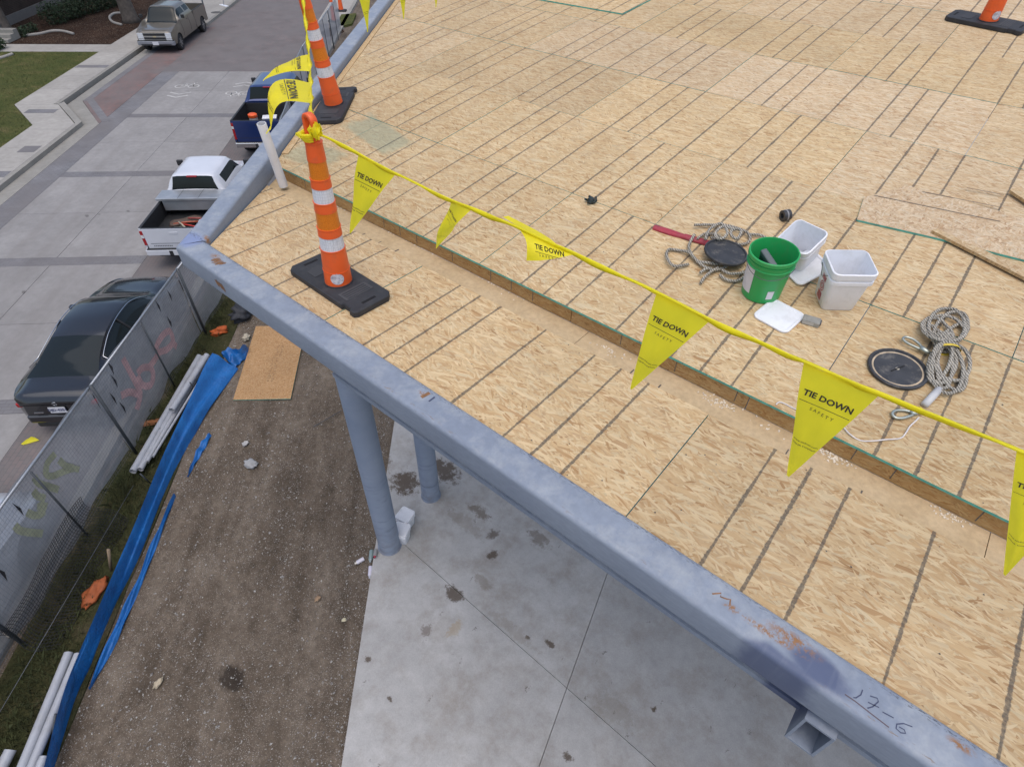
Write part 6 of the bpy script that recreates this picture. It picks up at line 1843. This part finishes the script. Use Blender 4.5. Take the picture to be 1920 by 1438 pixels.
def sedan(name, rear, label, paint, tail=True, txt=None):
    u_, v_ = rear
    root = empty(name, S(u_, v_, 0), (0, 0, STREET_ANG), label=label, cat='car', group='vehicles parked along the street')
    L, h, R = 4.8, .92, .335; xr, xf = 1.0, 3.8
    hw = [(0, h * .66), (.07, h * .80), (.2, h * .90), (.45, h * .97), (.95, h), (3.7, h), (4.35, h * .95), (4.65, h * .84), (L, h * .62)]
    bt = [(0, .88), (.1, .97), (.45, .985), (1.6, .97), (3.4, .92), (4.2, .80), (4.65, .70), (L, .60)]
    rz = [(0, .93), (.05, 1.02), (.13, 1.075), (.45, 1.11), (.8, 1.19), (1.2, 1.31), (1.65, 1.415), (2.1, 1.455), (2.5, 1.435), (2.85, 1.35), (3.5, 1.03), (3.62, 1.0), (4.15, .92), (4.55, .79), (L, .60)]
    rw = [(0, h * .70), (.1, h * .80), (.55, h * .78), (1.05, h * .66), (1.7, h * .60), (2.6, h * .59), (2.9, h * .62), (3.55, h * .78), (4.2, h * .74), (4.6, h * .62), (L, h * .4)]
    f = lambda t: (lambda x: smooth_table(t, x))
    zbt = [(0, .46), (.12, .30), (.5, .24), (4.3, .22), (4.7, .24), (L, .34)]
    def gt(x, j, s):
        if j in (8, 9, 10):
            if 1.02 < x < 1.95 or 2.03 < x < 3.1: return ('rear_side_window' if x < 2 else 'front_side_window') + ('|L' if s > 0 else '|R')
        if j >= 11:
            if .50 < x < 1.5 and j >= 12: return 'rear_window'
            if 2.80 < x < 3.5: return 'windshield'
        return None
    loft_body(root, 0, L, .04, f(hw), f(zbt), f(bt), f(rw), f(rz), [(xr, R), (xf, R)], paint, gt, crown=.085)
    for s in (-1, 1):
        # bright trim along the window top
        pts = []
        for k in range(31):
            x = 1.0 + 2.15 * k / 30
            b, r_, q = f(bt)(x), f(rw)(x), f(rz)(x)
            pts.append((x, s * (r_ + .012), q - .045))
        pts = [(.97, s * (f(hw)(.97) * .955), f(bt)(.97) + .015)] + pts + [(3.3, s * (f(hw)(3.3) * .955), f(bt)(3.3) + .02)]
        MB().tube(pts, .009, 6).build('window_trim', M_CHROME, root, smooth=True)
        MB().box(3.0, 3.12, s * (h + .06) - .07, s * (h + .06) + .07, .93, 1.03).build('mirror', paint, root, bevel=.03, seg=3)
        MB().tube([(2.0, s * (h * .955), .975), (1.99, s * (f(rw)(2.0) + .014), 1.40)], .022, 6).build('door_pillar', M_TRIM, root)
        MB().box(.015, .2, s * h * .66 - .14, s * h * .66 + .12, .80, .90).build('tail_light', M_TAIL if tail else M_LAMP, root, bevel=.02)
        MB().box(4.38, 4.62, s * h * .72 - .11, s * h * .72 + .11, .50, .60).build('headlight', M_LAMP, root, bevel=.02)
    mb = MB().box(-.045, .14, -h * .72, h * .72, .40, .60).build('bumper_skin', paint, root, bevel=.05, seg=3)
    MB().box(-.02, .08, -h * .62, h * .62, .28, .395).build('lower_valance', M_TRIM, root, bevel=.03)
    MB().box(-.006, .004, -h * .5, h * .5, .90, .905).build('boot_crease', M_TRIM, root)
    plate(root, -.022, 0.0, .74, -1, txt)
    MB().lathe([(.032, -.004), (.045, -.004), (.045, .004), (.032, .004)], 20, M=Matrix.Translation((-.004, 0, .885)) @ Matrix.Rotation(math.pi / 2, 4, 'Y'), closed=True).build('emblem', M_CHROME, root, smooth=True)
    mb = MB().box(-.012, -.002, .30, .48, .655, .675).build('model_badge', M_CHROME, root)
    MB().box(.3, L - .4, -h * .8, h * .8, .2, .55).build('chassis', M_UNDER, root)
    for x in (xr, xf):
        MB().box(x - .42, x + .42, -h + .05, h - .05, .3, .70).build('wheel_well', M_UNDER, root)
        for s in (-1, 1): wheel(root, x, s * (h - .12), R, .22, s)
    return root
sedan('black_sedan', (8.42, -8.0), 'black saloon car parked behind the screened fence', M_BLACK, txt='DJD-4351')
sedan('silver_sedan', (1.75, -8.15), 'pale silver car whose bonnet corner shows at the left edge behind the fence', M_SILVER)
# ------------------------------------------------------------------ across the street
def foliage(parent, name, centers, n, size, mat, flat=.7):
    mb = MB()
    for k in range(n):
        c, r = random.choice(centers)
        d = Vector((random.gauss(0, 1), random.gauss(0, 1), random.gauss(0, 1))).normalized() * (random.random() ** .35)
        p = Vector(c) + Vector((d.x * r[0], d.y * r[1], d.z * r[2]))
        a, b = random.uniform(0, 6.3), random.uniform(-.9, .9); s = size * random.uniform(.6, 1.4)
        t = Vector((math.cos(a) * math.cos(b), math.sin(a) * math.cos(b), math.sin(b))); q = t.orthogonal().normalized(); q.rotate(Matrix.Rotation(random.uniform(0, 6.3), 3, t))
        mb.add([p - t * s, p + q * s * .45, p + t * s, p - q * s * .45], [(0, 1, 2, 3)])
    return mb.build(name, mat, parent)
M_LEAF = simple('hedge_leaf', (.022, .042, .016), .7, .6, 3)
M_LEAF2 = simple('tree_leaf', (.045, .065, .022), .7, .5, 2)
M_BARK = simple('bark', (.085, .072, .062), .95, .35, 5, bump=.8)
def hedge(pa, pb, w, hgt, label, n):
    a, b = at(*pa, .1), at(*pb, .1); o = empty('hedge', a, label=label, cat='hedge')
    L = (b - a).length; t = (b - a) / L; k = max(2, int(L / .55)); cs = []
    for i in range(k):
        c = (b - a) * ((i + .5) / k)
        cs.append(((c.x + random.uniform(-.1, .1), c.y + random.uniform(-.1, .1), hgt * .5), (w * random.uniform(.85, 1.1), w * random.uniform(.85, 1.1), hgt * .5 * random.uniform(.9, 1.1))))
    foliage(o, 'leaves', cs, n, .055, M_LEAF)
    mb = MB()
    for c, r in cs: mb.tube([(c[0], c[1], 0), (c[0], c[1], hgt * .6)], [.04, .02], 6)
    tag(mb.build('stems', M_BARK, o), kind='stuff')
hedge((95, 50), (232, 8), .75, 1.2, 'dark green hedge running behind the mulch bed across the street', 9000)
hedge((-6, 98), (5, 92), .35, .6, 'small round dark shrub at the left edge beside the walk', 900)
hedge((40, 75), (70, 58), .3, .5, 'low reddish shrub at the left end of the mulch bed', 700)
def tree(x, y, r, hgt, label, lean=(0, 0)):
    b = at(x, y, .12); o = empty('street_tree', b, label=label, cat='tree')
    mb = MB(); pts = [(lean[0] * t * t, lean[1] * t * t, hgt * t) for t in (0, .03, .15, .35, .6, .8)]
    mb.tube(pts, [r * 1.5, r * 1.15, r, r * .9, r * .75, r * .5], 14)
    cs = []
    for k in range(7):
        a = k * .9 + random.uniform(0, .4); z0 = hgt * random.uniform(.5, .75); R = random.uniform(1.4, 2.6)
        e = Vector((lean[0] * .5 + R * math.cos(a), lean[1] * .5 + R * math.sin(a), z0 + random.uniform(1, 2.2)))
        mb.tube([(lean[0] * .4, lean[1] * .4, z0), ((e.x) * .5, e.y * .5, z0 + .6), e], [r * .4, r * .25, r * .1], 7)
        cs.append((tuple(e), (random.uniform(.9, 1.4),) * 2 + (random.uniform(.7, 1.1),)))
    cs.append(((lean[0], lean[1], hgt), (1.5, 1.5, 1.0)))
    mb.build('trunk', M_BARK, o, smooth=True)
    foliage(o, 'crown', cs, 5200, .10, M_LEAF2)
tree(247, 42, .38, 8.5, 'thick trunked street tree standing behind the tan pickup', (-.4, -.6))
tree(20, 66, .20, 7.5, 'slim leaning tree at the top left corner', (-1.2, -.4))
# concrete edging curbs of the planting beds
def edging(pts, label):
    q = bez([at(*p, .15) for p in pts], 6); o = empty('bed_edging', q[0], label=label, cat='edging')
    MB().tube([p - q[0] + Vector((0, 0, .03)) for p in q], .075, 8).build('kerb_bar', M_WALK, o, smooth=True)
edging([(43, 69), (75, 65), (98, 60), (118, 60), (138, 65)], 'curved pale edging in the mulch bed')
edging([(232, 26), (215, 27), (206, 34), (212, 43), (228, 48)], 'curved pale edging round the foot of the thick tree')
edging([(-4, 112), (10, 108), (24, 103)], 'pale edging round the small shrub at the left edge')
# brick house wall behind the beds
def brick_wall_material():
    m = NT('house_brick'); p = m.obj()
    b = m.n('TexBrick'); m.l(m.comb(m.sep(p)[0], m.sep(p)[2], 0.0), b.inputs['Vector'])
    b.inputs['Color1'].default_value = (.06, .038, .03, 1); b.inputs['Color2'].default_value = (.04, .028, .023, 1); b.inputs['Mortar'].default_value = (.07, .06, .052, 1)
    b.inputs['Scale'].default_value = 1; b.inputs['Brick Width'].default_value = .22; b.inputs['Row Height'].default_value = .075; b.inputs['Mortar Size'].default_value = .008
    f = m.map(m.noise(p, .9, 4), .3, .7, .75, 1.2)
    m.bump(b.outputs['Fac'], -.3, .01)
    return m.set(m.mix(1.0, b.outputs[0], m.comb(f, f, f), 'MULTIPLY'), .9, spec=.2)
p0 = S(39.5, -26.6, .1)
house = empty('brick_house', p0, (0, 0, STREET_ANG), label='dark brown brick house wall behind the hedge at the top left', cat='building')
MB().box(0, 26, 0, .35, 0, 5.5).build('wall', brick_wall_material(), house)
MB().box(-.02, 26.02, -.06, .4, 0, .5).build('plinth', simple('plinth', (.16, .15, .14), .9), house)
for k in range(4):
    w = MB().box(3 + k * 6, 4.4 + k * 6, -.03, .03, 1.6, 3.4).build('window', simple('window_frame', (.45, .43, .40), .6), house, bevel=.01)
    MB().box(3.1 + k * 6, 4.3 + k * 6, -.036, -.031, 1.7, 3.3).build('pane', M_GLASS, w)
MB().box(-.4, 26.4, -.7, 8, 5.5, 5.7).build('roof', simple('roof_shingle', (.05, .045, .042), .9, .3, 4), house)
# stone steps at the left edge
sp = at(10, 82, .15)
stp = empty('garden_steps', sp, (0, 0, STREET_ANG), label='grey garden steps at the far left edge', cat='steps')
for k in range(3): MB().box(k * .4, k * .4 + .42, -.2, 2.2, 0, .16 * (k + 1)).build('step', M_CURB, stp, bevel=.01)
# litter bin on a post beside the far kerb
sb = at(389, 36, W)
o = empty('post_box', sb, label='dark box on a post standing on the far sidewalk past the tan pickup', cat='post box')
MB().tube([(0, 0, 0), (0, 0, 1.25)], .04, 10).build('post', M_DKPIPE, o, smooth=True)
MB().box(-.2, .2, -.16, .16, 1.2, 1.72).build('box', simple('dark_box', (.018, .019, .022), .5), o, bevel=.03, seg=3)
c = at(405, 24, W)
o = empty('manhole_cover', c, label='round dark cover set in the far sidewalk', cat='cover'); MB().lathe([(0, .008), (.3, .008), (.32, .0)], 28).build('cover', simple('cover_iron', (.08, .075, .07), .8), o)
c = at(420, 12, W)
o = empty('sign_stand', c, label='pale toppled stand on the far sidewalk at the top edge', cat='stand')
MB().tube([(0, 0, .02), (.1, .1, .9), (.15, .1, 1.6)], .02, 7).build('pole', M_GALV, o); MB().box(-.4, .4, -.12, .12, .0, .05).build('foot', M_WPL, o, bevel=.01)
# orange barrier panel posts on the far corner
for k, (x, y) in enumerate(((627, 42),)):
    c = at(x, y, .02); o = empty('barrier_post', c, (0, 0, .6), label='orange and white barrier post on a black foot at the far corner', cat='barrier')
    MB().box(-.35, .35, -.2, .2, 0, .12).build('foot', M_RUBBER, o, bevel=.03)
    MB().lathe([(.16, .12), (.13, .5), (.11, .9)], 18).build('lower_sleeve', M_ORANGE, o, smooth=True)
    MB().lathe([(.112, .9), (.10, 1.1)], 18).build('band', M_SHEET, o, smooth=True)
    MB().lathe([(.105, 1.1), (.09, 1.5), (0, 1.52)], 18).build('upper_sleeve', M_ORANGE, o, smooth=True)
c = at(640, 22, .02); o = empty('barrier_post', c, (0, 0, .6), label='second orange and white barrier post behind the first at the far corner', cat='barrier')
MB().box(-.35, .35, -.2, .2, 0, .12).build('foot', M_RUBBER, o, bevel=.03)
MB().lathe([(.16, .12), (.12, .7)], 18).build('lower_sleeve', M_ORANGE, o, smooth=True)
MB().lathe([(.122, .7), (.11, .95)], 18).build('band', M_SHEET, o, smooth=True)
MB().lathe([(.115, .95), (.09, 1.5), (0, 1.52)], 18).build('upper_sleeve', M_ORANGE, o, smooth=True)
